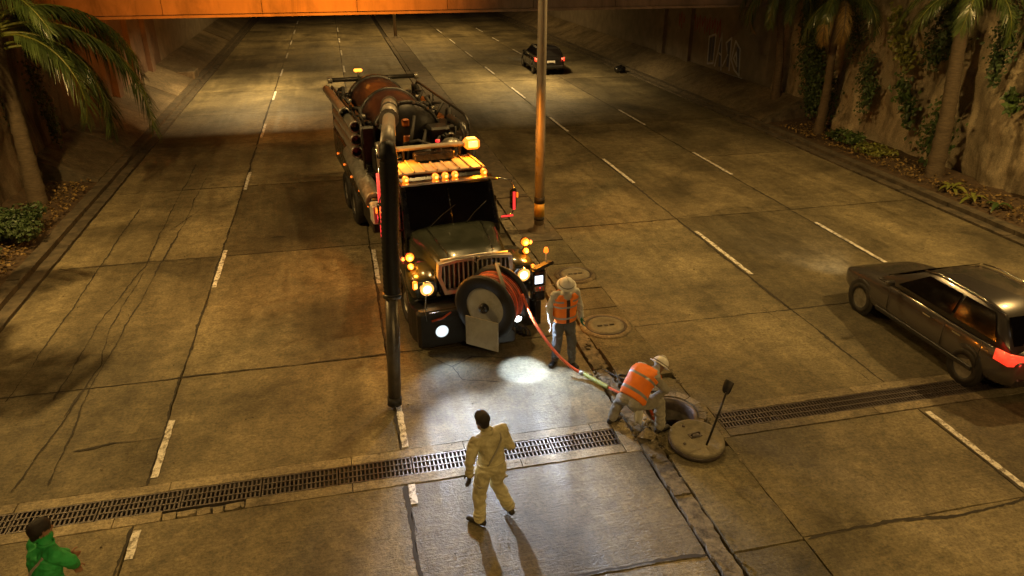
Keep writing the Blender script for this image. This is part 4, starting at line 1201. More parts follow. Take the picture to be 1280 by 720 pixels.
def oval_loft(mb, rings, n=20, p=.85):
    secs = []
    for c, s, f, w, d in rings:
        q = []
        for k in range(n):
            a = 2 * PI * k / n; ca, sa = math.cos(a), math.sin(a)
            q.append(c + s * w * math.copysign(abs(ca) ** p, ca) + f * d * math.copysign(abs(sa) ** p, sa))
        secs.append(q)
    mb.loft(secs)

def seg_dist(p, a, b):
    ab = b - a; L = ab.length_squared
    t = 0 if L < 1e-9 else max(0, min(1, (p - a).dot(ab) / L))
    return (p - (a + ab * t)).length, t

class Human:
    def __init__(self): self.prims = []; self.mb = MB()
    def cap(self, a, b, r0, r1, t):
        capsule(self.mb, a, b, r0, r1); self.prims.append((Vector(a), Vector(b), r0, r1, t))

def make_person(name, loc, J, M_, label, hair=False, hat=None, vest=False, grip=(.5, .5), head_scale=1.0, voxel=.0095, extras=False):
    root = empty(name, loc); tag(root, label, 'person')
    H = Human(); O = Vector(loc)
    J = {k: (Vector(v) - O if k not in ('face', 'side', 'up', 'lf_toe', 'rf_toe') else Vector(v).normalized()) for k, v in J.items()}
    P, K, S, F = J['pelvis'], J['neck'], J['side'], J['face']
    sp = (K - P); up = sp.normalized()
    fr = (S.cross(up) * -1).normalized()
    if fr.dot(J['front'] if 'front' in J else F) < 0: fr = -fr
    S = (fr.cross(up)).normalized() * (1 if (fr.cross(up)).dot(J['side']) > 0 else -1)
    L = sp.length
    bend = J['spine'] - P.lerp(K, .5) if 'spine' in J else Vector((0, 0, 0))
    def at(t): return P + sp * t + bend * (4 * t * (1 - t))
    rings = [(at(-.2), S, fr, .09, .075), (at(-.1), S, fr, .15, .115), (at(.02), S, fr, .172, .125), (at(.2), S, fr, .170, .125), (at(.4), S, fr, .168, .124), (at(.65), S, fr, .188, .130), (at(.82), S, fr, .196, .118), (at(.94), S, fr, .15, .085), (at(1.02), S, fr, .075, .062)]
    oval_loft(H.mb, rings)
    for a, b, t in ((-.15, .06, 'legs'), (.06, .5, 'torso'), (.5, .97, 'torso')):
        H.prims.append((at(a), at(b), .14, .14, t))
    # head
    hd = J['head']; hu = J['up'] if 'up' in J else (hd - K).normalized(); hf = J['face']; hf = (hf - hu * hf.dot(hu)).normalized(); hs = hf.cross(hu)
    k = head_scale
    H.cap(K - up * .02, hd - hu * .06 * k, .058, .056, 'skin')
    hr = []
    for t, w, d, o in ((-.125, .028, .030, .045), (-.11, .048, .055, .035), (-.07, .062, .080, .018), (-.02, .070, .092, .006), (.03, .075, .098, 0), (.07, .071, .092, -.004), (.10, .055, .072, -.006), (.12, .025, .035, -.006)):
        hr.append((hd + hu * t * k + hf * o * k, hs, hf, w * k, d * k))
    oval_loft(H.mb, hr, 18, 1.0)
    H.prims.append((hd - hu * .07, hd + hu * .04, .078, .082, 'skin'))
    H.cap(hd + hf * .098 * k + hu * .0, hd + hf * .112 * k - hu * .03 * k, .010, .014, 'skin')
    for s in (-1, 1):
        H.cap(hd + hs * s * .076 * k + hu * .012, hd + hs * s * .078 * k - hu * .03, .014, .011, 'skin')
        H.cap(hd + hf * .088 * k + hs * s * .032 + hu * .008, hd + hf * .0885 * k + hs * s * .034 + hu * .008, .010, .010, 'eye')
    H.cap(hd + hf * .092 * k - hs * .02 - hu * .062, hd + hf * .092 * k + hs * .02 - hu * .062, .008, .008, 'lip')
    if hair:
        H.cap(hd + hu * .035 - hf * .022, hd + hu * .05 + hf * .025, .092, .085, 'hair')
        H.cap(hd - hu * .04 - hf * .045, hd + hu * .02 - hf * .03, .062, .084, 'hair')
    # arms
    for sd, sg in (('l', 1), ('r', -1)):
        sh = J[sd + 'sh'] if sd + 'sh' in J else at(.88) + S * sg * .19
        el, wr = J[sd + 'el'], J[sd + 'wr']
        H.cap(at(.86) + S * sg * .10, sh, .08, .072, 'torso_in')
        H.cap(sh, el, .074, .060, 'sleeve'); H.cap(el, wr - (wr - el).normalized() * .02, .060, .046, 'sleeve')
        d = (wr - el).normalized()
        hdv = J[sd + 'hand'].normalized() if sd + 'hand' in J else d
        hdv = (J[sd + 'hd'] + O).normalized() if sd + 'hd' in J else d
        pn = J['front'] if 'front' in J else fr
        w_ = hdv.cross(S * sg)
        w_ = (pn - hdv * pn.dot(hdv)).normalized()          # across the palm (thumb side = front)
        pal = hdv.cross(w_).normalized() * -sg               # palm normal towards the body
        tg = 'hand_' + sd
        for o in (-.022, 0, .022):
            H.cap(wr + w_ * o * .7, wr + hdv * .085 + w_ * o, .019, .017, tg)
        g_ = grip[0 if sd == 'l' else 1]
        for o, ln in ((.031, .070), (.010, .080), (-.011, .074), (-.031, .058)):
            b0 = wr + hdv * .09 + w_ * o
            a1 = g_ * .7; a2 = g_ * 1.6
            b1 = b0 + (hdv * math.cos(a1) + pal * math.sin(a1)) * ln * .55
            b2 = b1 + (hdv * math.cos(a2) + pal * math.sin(a2)) * ln * .5
            H.cap(b0, b1, .0105, .0095, tg); H.cap(b1, b2, .0095, .0085, tg)
        t0 = wr + hdv * .03 + w_ * .03
        t1 = t0 + (w_ * .75 + hdv * .6 + pal * .3).normalized() * .045
        t2 = t1 + (hdv * .9 + w_ * .15 + pal * (.2 + g_ * .4)).normalized() * .035
        H.cap(t0, t1, .013, .0115, tg); H.cap(t1, t2, .0115, .0095, tg)
    # legs
    for sd, sg in (('l', 1), ('r', -1)):
        hp = P + S * sg * .095 - up * .04
        kn, an = J[sd + 'kn'], J[sd + 'an']
        H.cap(hp, kn, .108, .082, 'legs')
        m = kn.lerp(an, .35)
        H.cap(kn, m, .081, .079, 'legs'); H.cap(m, an + (kn - an).normalized() * .02, .077, .070, 'legs')
        toe = J[sd + 'f_toe']
        hl = an - toe * .05 + Vector((0, 0, -.045)); tp = an + toe * .165 + Vector((0, 0, -.055)) + Vector((0, 0, J.get(sd + 'pitch', Vector((0, 0, 0))).z))
        H.cap(an, hl, .047, .046, 'boot'); H.cap(hl, tp, .044, .038, 'boot')
        w = toe.cross(Vector((0, 0, 1))).normalized()
        H.cap(an + toe * .06 + w * .016 + Vector((0, 0, -.052)), tp + w * .012, .036, .034, 'boot'); H.cap(an + toe * .06 - w * .016 + Vector((0, 0, -.052)), tp - w * .012, .036, .034, 'boot')
    me0 = H.mb.mesh('tmp', MT['skin'])
    ob = link_mesh('tmp', me0)
    md = ob.modifiers.new('r', 'REMESH'); md.mode = 'VOXEL'; md.voxel_size = voxel
    sm = ob.modifiers.new('s', 'SMOOTH'); sm.factor = .5; sm.iterations = 3
    dg = bpy.context.evaluated_depsgraph_get()
    me = bpy.data.meshes.new_from_object(ob.evaluated_get(dg))
    bpy.data.objects.remove(ob); bpy.data.meshes.remove(me0)
    mats = []; idx = {}
    def mi(m):
        if m not in idx: idx[m] = len(mats); mats.append(MT[m])
        return idx[m]
    prims = H.prims
    TG = []
    cloth = {'torso', 'sleeve', 'legs', 'torso_in'}
    n_v = len(me.vertices)
    co = np.empty(n_v * 3, dtype=np.float32); me.vertices.foreach_get('co', co); co = co.reshape(-1, 3)
    best = np.full(n_v, 1e9); bi = np.zeros(n_v, dtype=int)
    for ip, (a, b, r0, r1, t) in enumerate(prims):
        A = np.array(a); AB = np.array(b) - A; L2 = max(1e-9, float(AB @ AB))
        tt = np.clip(((co - A) @ AB) / L2, 0, 1)
        dd = np.linalg.norm(co - (A + tt[:, None] * AB), axis=1) - (r0 + (r1 - r0) * tt)
        m_ = dd < best; best[m_] = dd[m_]; bi[m_] = ip
    vt = [prims[i][4] for i in bi]
    nv = [v.normal.copy() for v in me.vertices]
    for v, t, nn in zip(me.vertices, vt, nv):
        if voxel > .012: break
        if t in cloth:
            p = v.co
            w = .6 * noise.noise(p * 6.0) + 1.0 * noise.noise(Vector((p.x * 7, p.y * 7, p.z * 17 + 4 * noise.noise(p * 3.5)))) + .3 * noise.noise(p * 26)
            v.co = p + nn * (w * .019 + .004)
    mats_i = [0] * len(me.polygons)
    for p_ in me.polygons:
        t = vt[p_.vertices[0]]
        mats_i[p_.index] = mi(M_.get(t, M_.get('torso') if t == 'torso_in' else {'eye': 'eye', 'lip': 'skin', 'skin': 'skin', 'hair': 'hair'}.get(t, 'skin')))
    me.materials.clear()
    for m in mats: me.materials.append(m)
    me.polygons.foreach_set('material_index', mats_i)
    me.polygons.foreach_set('use_smooth', [True] * len(me.polygons))
    me.name = 'body'
    link_mesh('body', me, root)
    if extras:
        MB().lathe([(.066, -.015), (.082, -.02), (.078, .035), (.066, .03)], K, up, 18, close=True).build('collar', MT[M_['torso']], root)
        def rb(t, ang, w_=.014):  # point on the torso surface
            ts = [-.2, -.1, .02, .2, .4, .65, .82, .94, 1.02]
            j = max(q_ for q_ in range(8) if ts[q_] <= t); u_ = (t - ts[j]) / (ts[j + 1] - ts[j])
            w = rings[j][3] * (1 - u_) + rings[j + 1][3] * u_; d = rings[j][4] * (1 - u_) + rings[j + 1][4] * u_
            return at(t) + S * (w + w_) * math.cos(ang) + fr * (d + w_) * math.sin(ang)
        MB().tube([rb(.14, 2 * PI * k_ / 24) for k_ in range(25)], .012, 6, caps=False).build('waist_seam', MT[M_['torso']], root)
        MB().tube([rb(.92 - .72 * k_ / 12, R(-135) + R(85) * k_ / 12, .012) for k_ in range(13)], .014, 6).build('strap', MT['trousers2'], root)
        for sd, sg in (('l', 1), ('r', -1)):
            hp2 = P + S * sg * .095; kn2 = J[sd + 'kn']; c_ = hp2.lerp(kn2, .55)
            MB().box(c_ - fr * .05 + S * sg * .075, (.04, .12, .02), rot=Matrix(((S.x, fr.x, up.x), (S.y, fr.y, up.y), (S.z, fr.z, up.z)))).build('pocket_flap', MT['trousers2'], root)
            an2 = J[sd + 'an']; d2 = (kn2 - an2).normalized()
            MB().lathe([(.070, -.02), (.080, -.02), (.080, .02), (.070, .02)], an2 + d2 * .07, d2, 16, close=True).build('trouser_cuff', MT[M_['legs']], root)
    if hat:
        tilt = J['hat_up'] + O if 'hat_up' in J else hu
        tilt = tilt.normalized()
        c = hd + hu * .035
        prof = []
        for k_ in range(9):
            a = k_ / 8 * PI / 2
            prof.append((.128 * math.cos(a) ** .9 if k_ < 8 else .001, .125 * math.sin(a)))
        hm = MB().lathe([(.112, -.005), (.128, 0)] + prof, c, tilt, 28)
        # brim, wider all round
        hm.lathe([(.125, .006), (.165, -.004), (.168, -.012), (.125, -.004)], c, tilt, 32, close=True)
        ht = hm.build('hard_hat', MT['hat'], root)
        MB().tube([c + tilt * .122 - hf * .07, c + tilt * .134, c + tilt * .122 + hf * .07], .012, 8).build('hat_ridge', MT['hat'], ht)
        MB().lathe([(.129, .012), (.1315, .012), (.1315, .028), (.129, .03)], c, tilt, 28, close=True).build('hat_band', MT['plate'], ht)
    if vest:
        # open sided waistcoat: two shells, front and back, joined at the shoulder
        nr = 30; nk = 64
        vs = []; ms = []
        for i in range(nr + 1):
            t = -.04 + (.98 + .04) * i / nr
            # interpolate torso rings
            ts = [-.2, -.1, .02, .2, .4, .65, .82, .94, 1.02]
            j = max(q_ for q_ in range(8) if ts[q_] <= t); u_ = (t - ts[j]) / (ts[j + 1] - ts[j])
            w = rings[j][3] * (1 - u_) + rings[j + 1][3] * u_; d = rings[j][4] * (1 - u_) + rings[j + 1][4] * u_
            if t > .82: w += .02
            for k_ in range(nk):
                a = 2 * PI * k_ / nk; ca, sa = math.cos(a), math.sin(a)
                e = .036 + .016 * (1 - t) + .012 * noise.noise(Vector((ca * 2, sa * 2, t * 5 + O.x)))
                vs.append(at(t) + S * (w + e) * math.copysign(abs(ca) ** .85, ca) + fr * (d + e) * math.copysign(abs(sa) ** .85, sa))
        mb = MB(); mb.v = [tuple(v) for v in vs]
        for i in range(nr):
            t = -.04 + 1.02 * (i + .5) / nr
            for k_ in range(nk):
                a = 2 * PI * (k_ + .5) / nk
                if t > .66 and abs(math.cos(a)) > (.86 if t < .85 else .80): continue      # arm holes
                if t > .80 and math.sin(a) > .7 and abs(math.cos(a)) < (t - .78) * 2.2: continue    # neck opening at the front
                st_ = (.08 < t < .15) or (.50 < t < .56) or (.70 < t < .77 and math.sin(a) > 0 and abs(math.cos(a)) > .3)
                seam = math.sin(a) > .9975 and t < .8
                mb.f.append((i * nk + k_, i * nk + (k_ + 1) % nk, (i + 1) * nk + (k_ + 1) % nk, (i + 1) * nk + k_)); mb.m.append(1 if st_ else (2 if seam else 0)); mb.s.append(True)
        vo = mb.build('safety_vest', [MT['vest'], MT['reflect'], MT['rust']], root)
        sd_ = vo.modifiers.new('t', 'SOLIDIFY'); sd_.thickness = .006
    return root

# standing worker beside the reel
make_person('person', (3.42, 10.80, 0), dict(
    pelvis=(3.42, 10.84, .93), neck=(3.42, 10.80, 1.44), spine=(3.42, 10.83, 1.19), head=(3.42, 10.755, 1.565), side=(1, .12, 0), face=(.10, -.85, -.5), up=(.0, -.38, .92), front=(3.42, 9.8, 0),
    lel=(3.70, 10.86, 1.16), lwr=(3.70, 10.74, .95), rel=(3.16, 10.84, 1.15), rwr=(3.15, 10.70, .93),
    lkn=(3.55, 10.77, .50), lan=(3.575, 10.76, .095), rkn=(3.31, 10.82, .50), ran=(3.29, 10.88, .095), lf_toe=(.25, -1, 0), rf_toe=(-.65, -.75, 0)),
    dict(torso='shirt', sleeve='shirt', legs='trousers', boot='boot', hand_l='teal', hand_r='skin'),
    'standing worker in white hard hat and orange vest beside the hose reel', hat=True, vest=True)

# bending worker at the open manhole
make_person('person', (3.95, 8.75, 0), dict(
    pelvis=(3.82, 8.60, .66), neck=(4.19, 8.80, 1.00), spine=(3.97, 8.68, .92), head=(4.30, 8.82, 1.02), side=(-.45, .89, 0), face=(.72, .30, -.62), up=(.62, .25, .74), front=(4.6, 9.0, -1.0),
    lel=(4.12, 9.06, .68), lwr=(4.22, 9.02, .42), rel=(4.32, 8.56, .76), rwr=(4.16, 8.74, .48), rsh=(4.17, 8.62, .93), lsh=(4.06, 8.95, .95),
    lkn=(3.80, 8.98, .40), lan=(3.66, 8.95, .095), rkn=(4.26, 8.60, .52), ran=(4.26, 8.50, .14), lf_toe=(.9, .4, 0), rf_toe=(.9, .35, 0)),
    dict(torso='shirt', sleeve='trousers2', legs='trousers2', boot='boot', hand_l='wglove', hand_r='wglove'),
    'worker in orange vest bending over the open manhole', hat=True, vest=True, grip=(.9, .9))

# walker in yellow coverall, seen from behind
make_person('person', (1.40, 7.30, 0), dict(
    pelvis=(1.41, 7.26, .90), neck=(1.37, 7.27, 1.41), spine=(1.41, 7.28, 1.16), head=(1.32, 7.30, 1.56), side=(-.93, -.36, 0), face=(-.30, .95, -.12), up=(-.10, .03, .99), front=(.95, 8.3, 0),
    lel=(1.13, 7.16, 1.12), lwr=(1.12, 7.17, .87), rel=(1.66, 7.30, 1.13), rwr=(1.60, 7.50, 1.0),
    lkn=(1.26, 7.31, .48), lan=(1.25, 7.24, .095), rkn=(1.50, 7.36, .50), ran=(1.66, 7.33, .125), lf_toe=(-.75, .66, 0), rf_toe=(-.3, .95, 0)),
    dict(torso='suit', sleeve='suit', legs='suit', boot='boot', hand_l='glove', hand_r='glove'),
    'bareheaded person in yellow coverall walking across the drain grate', hair=True, grip=(.5, .8), extras=True)

# person in green, cut by the corner of the view
green_person = make_person('person', (-3.3, 6.3, 0), dict(
    pelvis=(-3.28, 6.220, .90), neck=(-3.24, 6.320, 1.40), spine=(-3.28, 6.240, 1.16), head=(-3.27, 6.360, 1.545), side=(-.7, .7, 0), face=(.75, .62, -.2), up=(-.08, .1, .99), front=(-2.3, 7.100, 0),
    lel=(-3.36, 6.500, 1.16), lwr=(-3.22, 6.600, 1.0), rel=(-3.02, 6.200, 1.26), rwr=(-3.06, 6.340, 1.06),
    lkn=(-3.22, 6.420, .50), lan=(-3.30, 6.420, .095), rkn=(-3.22, 6.180, .50), ran=(-3.35, 6.080, .12), lf_toe=(.75, .6, 0), rf_toe=(.75, .6, 0)),
    dict(torso='green', sleeve='green', legs='trousers', boot='boot', hand_l='skin', hand_r='skin'),
    'dark haired person in green jacket at the corner below the drain grate', hair=True, extras=True)

green_person.location.y += .12

# white rag by the bending worker
def cloth(name, c, w, h, m, label, cat, seed):
    mb = MB(); n_ = 8; vs = []
    for j in range(n_ + 1):
        for i in range(n_ + 1):
            u, v = i / n_ - .5, j / n_
            vs.append((c[0] + u * w * (1 - .3 * v) + .02 * noise.noise(Vector((u * 6, v * 5, seed))), c[1] + .05 * math.sin(u * 9 + seed) + .03 * noise.noise(Vector((v * 6, u * 5, seed))), c[2] - v * h))
    o = mb.add(vs, [(j * (n_ + 1) + i, j * (n_ + 1) + i + 1, (j + 1) * (n_ + 1) + i + 1, (j + 1) * (n_ + 1) + i) for j in range(n_) for i in range(n_)], 0, True).build(name, MT[m])
    o.modifiers.new('t', 'SOLIDIFY').thickness = .006
    tag(o, label, cat); return o
cloth('rag', (3.98, 8.70, .44), .18, .34, 'wglove', 'white rag hanging from the bending worker between the legs', 'rag', 2.0)

# hose running from reel to manhole
hz = empty('sewer_hose', (3.4, 10.3, 0)); tag(hz, 'taut orange hose running from the reel to the open manhole', 'hose')
hp = [(2.74, 11.10, 1.32), (2.86, 10.98, .98), (2.98, 10.84, .74), (3.12, 10.68, .52), (3.28, 10.52, .33), (3.45, 10.38, .19), (3.58, 10.27, .13)]
off = Vector((3.4, 10.3, 0))
def cat_rom(P, n=6):
    P = [Vector(p) for p in P]; out = []
    for i in range(len(P) - 1):
        p0, p1, p2, p3 = P[max(i - 1, 0)], P[i], P[i + 1], P[min(i + 2, len(P) - 1)]
        for k in range(n):
            t = k / n
            out.append(.5 * ((2 * p1) + (p2 - p0) * t + (2 * p0 - 5 * p1 + 4 * p2 - p3) * t * t + (3 * p1 - p0 - 3 * p2 + p3) * t ** 3))
    out.append(P[-1]); return out
MB().tube([p - off for p in cat_rom(hp)], .026, 10).build('hose_line', MT['hose'], hz)
MB().tube([Vector((3.56, 10.29, .135)) - off, Vector((3.61, 10.24, .13)) - off, Vector((3.63, 10.22, .13)) - off], [.04, .045, .034], 12).build('coupling', MT['alu'], hz)
MB().tube([Vector((3.68, 10.14, .13)) - off, Vector((3.71, 10.1, .13)) - off], [.04, .04], 12).build('coupling', MT['blackm'], hz)
MB().tube([p - off for p in cat_rom([(3.62, 10.23, .13), (3.72, 10.02, .13), (3.80, 9.85, .14), (3.87, 9.70, .15)])], .038, 12).build('leader_hose', MT['green_hose'], hz)
MB().tube([p - off for p in cat_rom([(3.86, 9.72, .15), (3.95, 9.52, .17), (4.08, 9.32, .17), (4.24, 9.14, .13), (4.36, 9.02, .02), (4.42, 8.98, -.5), (4.44, 8.96, -1.2)])], .022, 10).build('hose_tail', MT['hose'], hz)
rp = MB().tube([p for p in cat_rom([(4.0, 10.3, .12), (4.15, 10.0, .135), (4.28, 9.85, .135), (4.30, 9.98, .135), (4.2, 10.06, .13), (4.12, 9.9, .13), (4.2, 9.72, .09), (4.4, 9.6, .07), (4.8, 9.5, .07)])], .012, 7).build('cable', MT['rubber'])
tag(rp, 'thin dark cable looped on the raised median slab', 'cable')
# ------------------------------------------------------------------ vehicles
def make_car(loc, rz, label, paint='car'):
    car = empty('car', loc, rz); tag(car, label, 'car', 'cars driving away')
    # local: y forward (front at +y), x across, z up; length 4.35, width 1.76
    def sec(y, w, zb, zt, wr=None):  # lower body section
        r = []
        wr = wr or w * .93
        for x, z in ((-w * .9, zb), (-w, zb + .12), (-w, zb + .35), (-wr, zt), (-wr * .5, zt + .015), (0, zt + .02), (wr * .5, zt + .015), (wr, zt), (w, zb + .35), (w, zb + .12), (w * .9, zb)):
            r.append((x, y, z))
        return r
    L = [(-2.19, .70, .36, .80), (-2.12, .76, .30, .90), (-1.85, .85, .24, .97), (-1.2, .88, .22, .96), (0, .88, .22, .93), (.9, .88, .22, .92), (1.2, .87, .22, .90), (1.75, .84, .24, .80), (2.05, .76, .28, .70), (2.20, .66, .34, .62)]
    body = MB().loft([sec(*l) for l in L]).build('body', MT[paint], car)
    sb = body.modifiers.new('s', 'SUBSURF'); sb.levels = 2; sb.render_levels = 2
    def cs(y, w, z): return [(-w, y, z), (-w * .55, y, z + .02), (0, y, z + .03), (w * .55, y, z + .02), (w, y, z)]
    # greenhouse
    G = [(-2.0, .74, .93), (-1.55, .63, 1.36), (-1.1, .60, 1.43), (-.2, .60, 1.44), (.15, .61, 1.41), (1.05, .76, .92)]
    secs = []
    for y, w, z in G:
        wb = .80 if -1.9 < y < .9 else w
        secs.append([(-wb, y, .90), (-w - (wb - w) * .5, y, (.90 + z) / 2), (-w, y, z - .03), (-w * .8, y, z), (0, y, z + .03), (w * .8, y, z), (w, y, z - .03), (w + (wb - w) * .5, y, (.90 + z) / 2), (wb, y, .90)])
    MB().loft(secs).build('cabin', MT[paint], car)
    def pane(p): return slab4(p, .008)
    pane([(-.66, -1.93, .99), (.66, -1.93, .99), (.55, -1.60, 1.335), (-.55, -1.60, 1.335)]).build('rear_window', MT['glass'], car)
    pane([(-.70, .95, .99), (.70, .95, .99), (.56, .22, 1.40), (-.56, .22, 1.40)]).build('windshield', MT['glass'], car)
    for s in (-1, 1):
        for y0, y1, y2, y3 in ((-1.72, -.80, -.80, -1.42), (-.74, .55, .02, -.74)):
            pane([(s * .795, y0, .985), (s * .795, y1, .985), (s * .645, y2, 1.36), (s * .645, y3, 1.36)]).build('side_window', MT['glass'], car)
        MB().tube([(s * .615, -1.6, 1.375), (s * .60, -.9, 1.45), (s * .60, -.1, 1.45), (s * .62, .2, 1.40)], .014, 6).build('roof_rail', MT['chrome'], car)
        MB().box((s * .95, .58, 1.0), (.17, .10, .12), bev=.03).build('mirror', MT[paint], car)
        MB().box((s * .893, -.35, .80), (.02, .18, .03)).build('door_handle', MT['chrome'], car)
        MB().box((s * .893, -1.05, .80), (.02, .18, .03)).build('door_handle', MT['chrome'], car)
        MB().tube([(s * .885, -1.75, .93), (s * .895, 0, .925), (s * .875, 1.0, .915)], .012, 6).build('belt_trim', MT['chrome'], car)
        MB().box((s * .885, -.3, .36), (.03, 2.4, .08), bev=.01).build('sill_trim', MT['plastic'], car)
        t = MB().loft([[(s * .86, -1.80, .74), (s * .86, -1.80, .93), (s * .84, -1.82, .93), (s * .84, -1.82, .74)], [(s * .82, -2.05, .72), (s * .82, -2.05, .92), (s * .78, -2.0, .92), (s * .78, -2.0, .72)], [(s * .62, -2.155, .74), (s * .62, -2.145, .90), (s * .6, -2.1, .9), (s * .6, -2.1, .74)]]).build('tail_light', MT['tail'], car)
        MB().box((s * .50, 2.09, .55), (.24, .1, .12), bev=.03).build('headlight', MT['glass'], car)
        point('tail_glow', (s * .72, -2.32, .8), 1.2, (1, .05, .03), .05, car)
        for y in (-1.32, 1.38):
            w = MB().lathe([(.2, -.1), (.29, -.1), (.315, -.07), (.315, .07), (.29, .1), (.2, .1)], (s * .775, y, .315), (1, 0, 0), 28, close=True).build('wheel', MT['rubber'], car)
            MB().lathe([(.215, s * .094), (.19, s * .089), (.06, s * .096), (.001, s * .1)], (s * .775, y, .315), (1, 0, 0), 20).build('rim', MT['alu'], w)
            MB().lathe([(.375, s * .07), (.37, s * .085), (.30, s * .087), (.001, s * .087)], (s * .775, y, .33), (1, 0, 0), 28, close=True).build('wheel_arch', MT['plastic'], car)
    for s in (-1, 1):
        for y in (-1.55, -.76, .62):
            MB().tube([(s * .888, y, .42), (s * .889, y, .7), (s * .872, y, .92)], .006, 5).build('panel_gap', MT['plastic'], car)
    MB().box((0, -2.14, .46), (1.4, .1, .16), bev=.03).build('rear_bumper', MT['plastic'], car)
    MB().box((0, -2.175, .72), (.46, .02, .12)).build('number_plate', MT['white'], car)
    spot('car_beam', (0, 2.3, .62), (0, 9, 0), 120, (1, .85, .6), 70, .7, .1, car)
    return car
make_car((10.66, 10.05, .012), 0.0, 'dark grey car with red tail lights driving away over the drain grate')

make_car((11.72, 43.0, .012), R(-2), 'black car with red tail lights under the overpass, partly behind the banded pole', 'black_car')
# ------------------------------------------------------------------ vegetation
def frond_mesh(L, droop, seed, leaf=.62, n=54, mat='leaf', lift=.5, ex=1.25):
    q = random.Random(seed)
    pts = []
    p = Vector((0, 0, 0)); ang = R(65) * lift + R(10)
    N_ = 26
    for i in range(N_ + 1):
        pts.append(p.copy())
        t = i / N_
        a = ang - droop * t ** ex
        p = p + Vector((math.cos(a), 0, math.sin(a))) * L / N_
    mb = MB()
    mb.tube(pts, [.035 * (1 - .85 * i / N_) + .004 for i in range(N_ + 1)], 5, 1)
    def at(t):
        f = t * N_; i = min(int(f), N_ - 1); return pts[i].lerp(pts[i + 1], f - i), (pts[i + 1] - pts[i]).normalized()
    for k in range(n):
        t = .12 + .88 * k / (n - 1)
        c, d = at(t)
        up = Vector((0, 1, 0)).cross(d).normalized() * -1
        if up.z < 0: up = -up
        ln = leaf * (math.sin(PI * (.12 + .80 * t)) ** .7) * q.uniform(.85, 1.12)
        for s in (-1, 1):
            dirv = (Vector((0, s, 0)) * 1.0 + d * (.55 + .5 * t) + up * q.uniform(.0, .45)).normalized()
            w = .026 * q.uniform(.8, 1.2)
            side = d
            pr = c; vs = []
            for j, (tt, ww) in enumerate(((0, .5), (.35, 1.0), (.7, .75), (1.0, .05))):
                g_ = Vector((0, 0, -1)) * ln * (.62 + .2 * q.random()) * tt * tt
                pos = c + dirv * ln * tt * (1 - .18 * tt) + g_
                vs += [pos + side * w * ww, pos - side * w * ww]
            mb.add(vs, [(0, 1, 3, 2), (2, 3, 5, 4), (4, 5, 7, 6)], 0)
    return mb.mesh('frond', [MT[mat], MT['bark'] if mat == 'leaf_dry' else MT['yleaf']])

FR = [frond_mesh(3.3, R(125), 1, lift=.45), frond_mesh(3.0, R(140), 2, lift=.3, ex=1.0), frond_mesh(2.9, R(130), 3, lift=.15, ex=.9), frond_mesh(2.6, R(105), 4, lift=.05, ex=.8)]
FD = frond_mesh(2.4, R(150), 9, leaf=.45, mat='leaf_dry', lift=.1)

def trunk(pts, rs, parent, seed):
    P = cat_rom(pts, 14); q = random.Random(seed)
    RR = []
    for i in range(len(P)):
        t = i / (len(P) - 1); f = t * (len(rs) - 1); a = min(int(f), len(rs) - 2)
        r = rs[a] + (rs[a + 1] - rs[a]) * (f - a)
        RR.append(r * (1.06 if i % 3 == 0 else .97) * q.uniform(.97, 1.03))
    MB().tube(P, RR, 16).build('trunk', MT['bark'], parent)

def palm(loc, top, label, n, seed, rs, az=None, sc=1.0, dead=1):
    q = random.Random(seed)
    p = empty('palm_tree', loc); tag(p, label, 'palm tree', 'palms along the walls')
    t = Vector(top) - Vector(loc)
    trunk([(0, 0, -.1), t * .35 + Vector((.04, -.03, 0)), t * .7, t], rs, p, seed)
    MB().loft([[t + Vector((math.cos(a) * r, math.sin(a) * r, z)) for a in [2 * PI * k / 10 for k in range(10)]] for r, z in ((rs[-1] * 1.0, -.1), (rs[-1] * 1.35, .15), (rs[-1] * .9, .5), (.03, .8))]).build('crownshaft', MT['yleaf'], p)
    for i in range(n):
        a = (az[i] if az and i < len(az) else 2 * PI * i / n + q.uniform(-.2, .2))
        o = link_mesh('frond', q.choice(FR), p, t + Vector((0, 0, .25 + q.uniform(-.1, .2))), (q.uniform(-.25, .25), q.uniform(-.15, .25), a))
        o.scale = (sc * q.uniform(.9, 1.1),) * 3
    for i in range(dead):
        o = link_mesh('dead_frond', FD, p, t + Vector((0, 0, .1)), (0, q.uniform(0, .3), q.uniform(0, 6.28)))
    return p
# palm by the tan wall with the drooping frond
pl = palm((-8.35, 21.9, .2), (-8.35, 22.1, 4.7), 'palm by the tan wall with a long frond drooping towards the road', 6, 21, [.26, .20, .17, .15], az=[2.2, 2.9, 3.6, 4.3, 4.9, 5.5], sc=.9, dead=0)
for i, (L_, dr_, lf_, az_, ll, z_) in enumerate(((5.6, 106, .04, 46, .95, 4.75), (4.3, 100, .10, 26, .8, 4.8), (4.2, 110, .12, 70, .8, 4.85), (4.6, 95, .2, 58, .75, 5.0), (3.6, 120, .0, 8, .75, 4.65), (3.4, 125, .05, -20, .75, 4.6), (4.4, 112, .0, 54, .9, 4.4), (3.9, 118, .0, 34, .85, 4.3), (3.2, 120, .05, 18, .8, 4.3), (4.8, 90, .12, 50, .8, 5.1), (3.6, 110, .25, 88, .7, 4.9), (4.0, 100, .3, 38, .7, 5.0))):
    link_mesh('frond', frond_mesh(L_, R(dr_), 31 + i, leaf=ll, n=int(L_ * 18), lift=lf_, ex=.9), pl, (.15, .25, z_ - .2), (0, 0, R(az_)))
palm((17.55, 24.55, .18), (17.75, 24.8, 4.75), 'slim palm with a ringed trunk by the dark hanging ivy', 8, 5, [.19, .15, .13, .12], sc=.8, dead=2)
